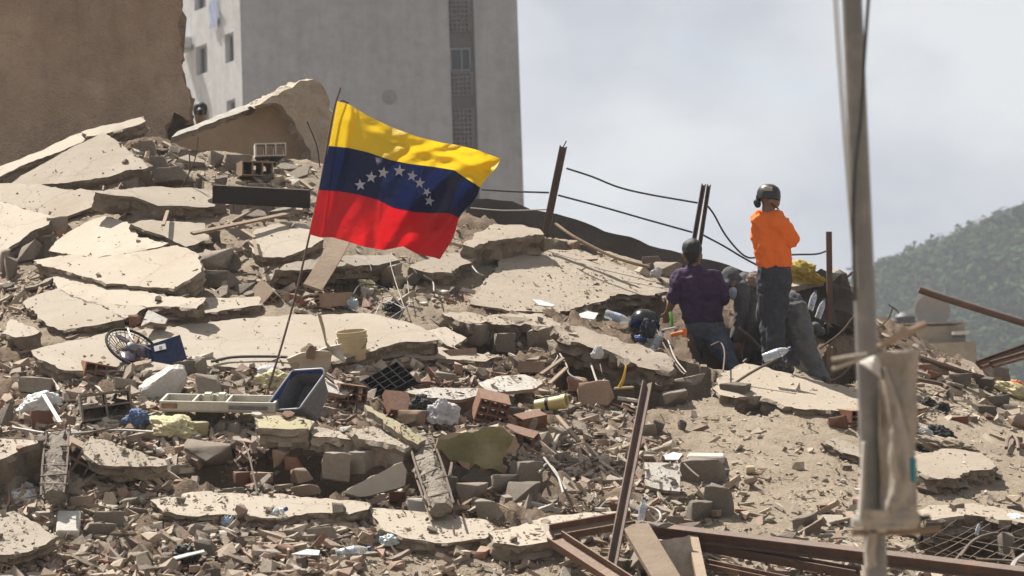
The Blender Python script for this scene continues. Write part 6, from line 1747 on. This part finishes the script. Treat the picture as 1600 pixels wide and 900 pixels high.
# --- crouching in grey overalls, cap and mask
B = Body(26.2)
B.add('head', (1142, 438), .088, (1145, 450, .05), .075); B.add('head', (1147, 449, .09), .018, (1147, 453, .1), .018); B.add('head', (1155, 446, .02), .02, (1155, 450, .02), .018)
B.add('neck', (1148, 442, -.04), .058, (1158, 442, -.1), .065)
B.add('torso', (1162, 446, -.08), .11, (1184, 448, -.2), .125); B.add('torso', (1184, 448, -.2), .125, (1198, 468, -.3), .12)
B.add('armL', (1158, 452, .06), .066, (1158, 494, .12), .05); B.add('armL', (1158, 494, .12), .046, (1148, 528, .16), .034)
B.add('armR', (1172, 452, -.1), .064, (1170, 494, 0), .05); B.add('armR', (1170, 494, 0), .046, (1160, 530, .1), .034)
hand(B, (1148, 528, .16), (1145, 545, .18), 'handL', 1); hand(B, (1160, 530, .1), (1155, 546, .12), 'handR', -1)
B.add('hips', (1194, 470, -.26), .115, (1184, 474, -.2), .115)
B.add('leg', (1182, 480, -.14), .105, (1176, 512, .1), .075); B.add('leg', (1176, 512, .1), .07, (1170, 556, -.02), .05)
B.add('leg2', (1196, 480, -.3), .1, (1196, 516, -.1), .075); B.add('leg2', (1196, 516, -.1), .07, (1192, 560, -.2), .05)
B.add('foot', (1170, 560, 0), .045, (1162, 566, .12), .04); B.add('foot', (1192, 563, -.2), .045, (1186, 568, -.08), .04)
p2 = empty('person', B.j(1170, 570)); tag(p2, 'person in grey overalls, cap and face mask crouching beside the purple shirt', 'person')
blob('body', bare(B), M['skin'], p2, .011, 4)
blob('jacket', grow(B.c['torso'] + B.c['armL'] + B.c['armR'], .014), M['overall'], p2, .012, 5, .04)
blob('trousers', grow(B.c['hips'] + B.c['leg'] + B.c['leg2'], .014), M['overall'], p2, .013, 5, .022)
blob('cap', [(B.j(1141, 432, -.01), .094, B.j(1142, 437, .01), .093), (B.j(1139, 440, .05), .05, B.j(1137, 444, .1), .035)], M['overall'], p2, .01, 4, .01)
blob('mask', [(B.j(1146, 456, .1), .05, B.j(1147, 462, .09), .046)], M['mask'], p2, .008, 4)
for dx in (-4, 4): blob('eye', [(B.j(1145 + dx, 447, .115), .009, B.j(1145 + dx, 447.5, .116), .009)], M['hair'], p2, .004, 1)
cloth(1176, 441, 22, 22, M['cloth_tan'], 'tan rag hanging behind the crouching person', 'tan_rag', 'rag', 26.0, .35)
o = bpy.data.objects['tan_rag']; o.location = at(1178, 441, 25.75)

# --- onlooker behind the leaning panel, only the head shows
B = Body(36.5)
B.add('head', (313, 176), .085, (313, 185, .01), .075); B.add('head', (313, 182, .09), .015, (313, 184, .09), .014)
B.add('neck', (313, 186), .055, (313, 198), .06); B.add('torso', (300, 206), .08, (326, 206), .08); B.add('torso', (306, 212), .12, (308, 262), .11); B.add('torso', (320, 212), .12, (318, 262), .11)
for sx in (-1, 1):
    B.add('arm', (313 + sx * 17, 206), .058, (313 + sx * 21, 240), .046); B.add('arm', (313 + sx * 21, 240), .042, (313 + sx * 20, 272, .06), .03); B.add('leg', (313 + sx * 8, 270), .1, (313 + sx * 10, 322), .075); B.add('leg', (313 + sx * 10, 322), .07, (313 + sx * 10, 374), .05); B.add('foot', (313 + sx * 10, 376), .045, (313 + sx * 11, 378, .12), .04)
    hand(B, (313 + sx * 20, 272, .06), (313 + sx * 20, 286, .08), 'hand', -sx)
p5 = empty('person', B.j(313, 380)); tag(p5, 'onlooker in a dark cap, only the head visible over the leaning panel', 'person')
blob('body', bare(B), M['skin'], p5, .014, 4)
blob('shirt', grow(B.c['torso'] + B.c['arm'], .012), M['overall'], p5, .016, 5)
blob('trousers', grow(B.c['leg'], .012), M['navy'], p5, .016, 5)
blob('cap', [(B.j(313, 170), .098, B.j(313, 175, .0), .092), (B.j(313, 174, .09), .05, B.j(313, 174, .13), .04)], M['black'], p5, .012, 3)

# ================================================================== HAZE
V, F = box_vf(1440, 1040, 131, (0, 400, 64.2))
m = bpy.data.materials.new('air_haze'); m.use_nodes = True
nt = m.node_tree; nt.nodes.clear()
out = nt.nodes.new('ShaderNodeOutputMaterial'); pv = nt.nodes.new('ShaderNodeVolumePrincipled')
pv.inputs['Color'].default_value = (.84, .89, .96, 1); pv.inputs['Density'].default_value = .0005; pv.inputs['Anisotropy'].default_value = .2
nt.links.new(pv.outputs[0], out.inputs['Volume'])
tag(local('haze', V, F, m), 'thin pale haze hanging in the air', 'haze', kind='stuff')
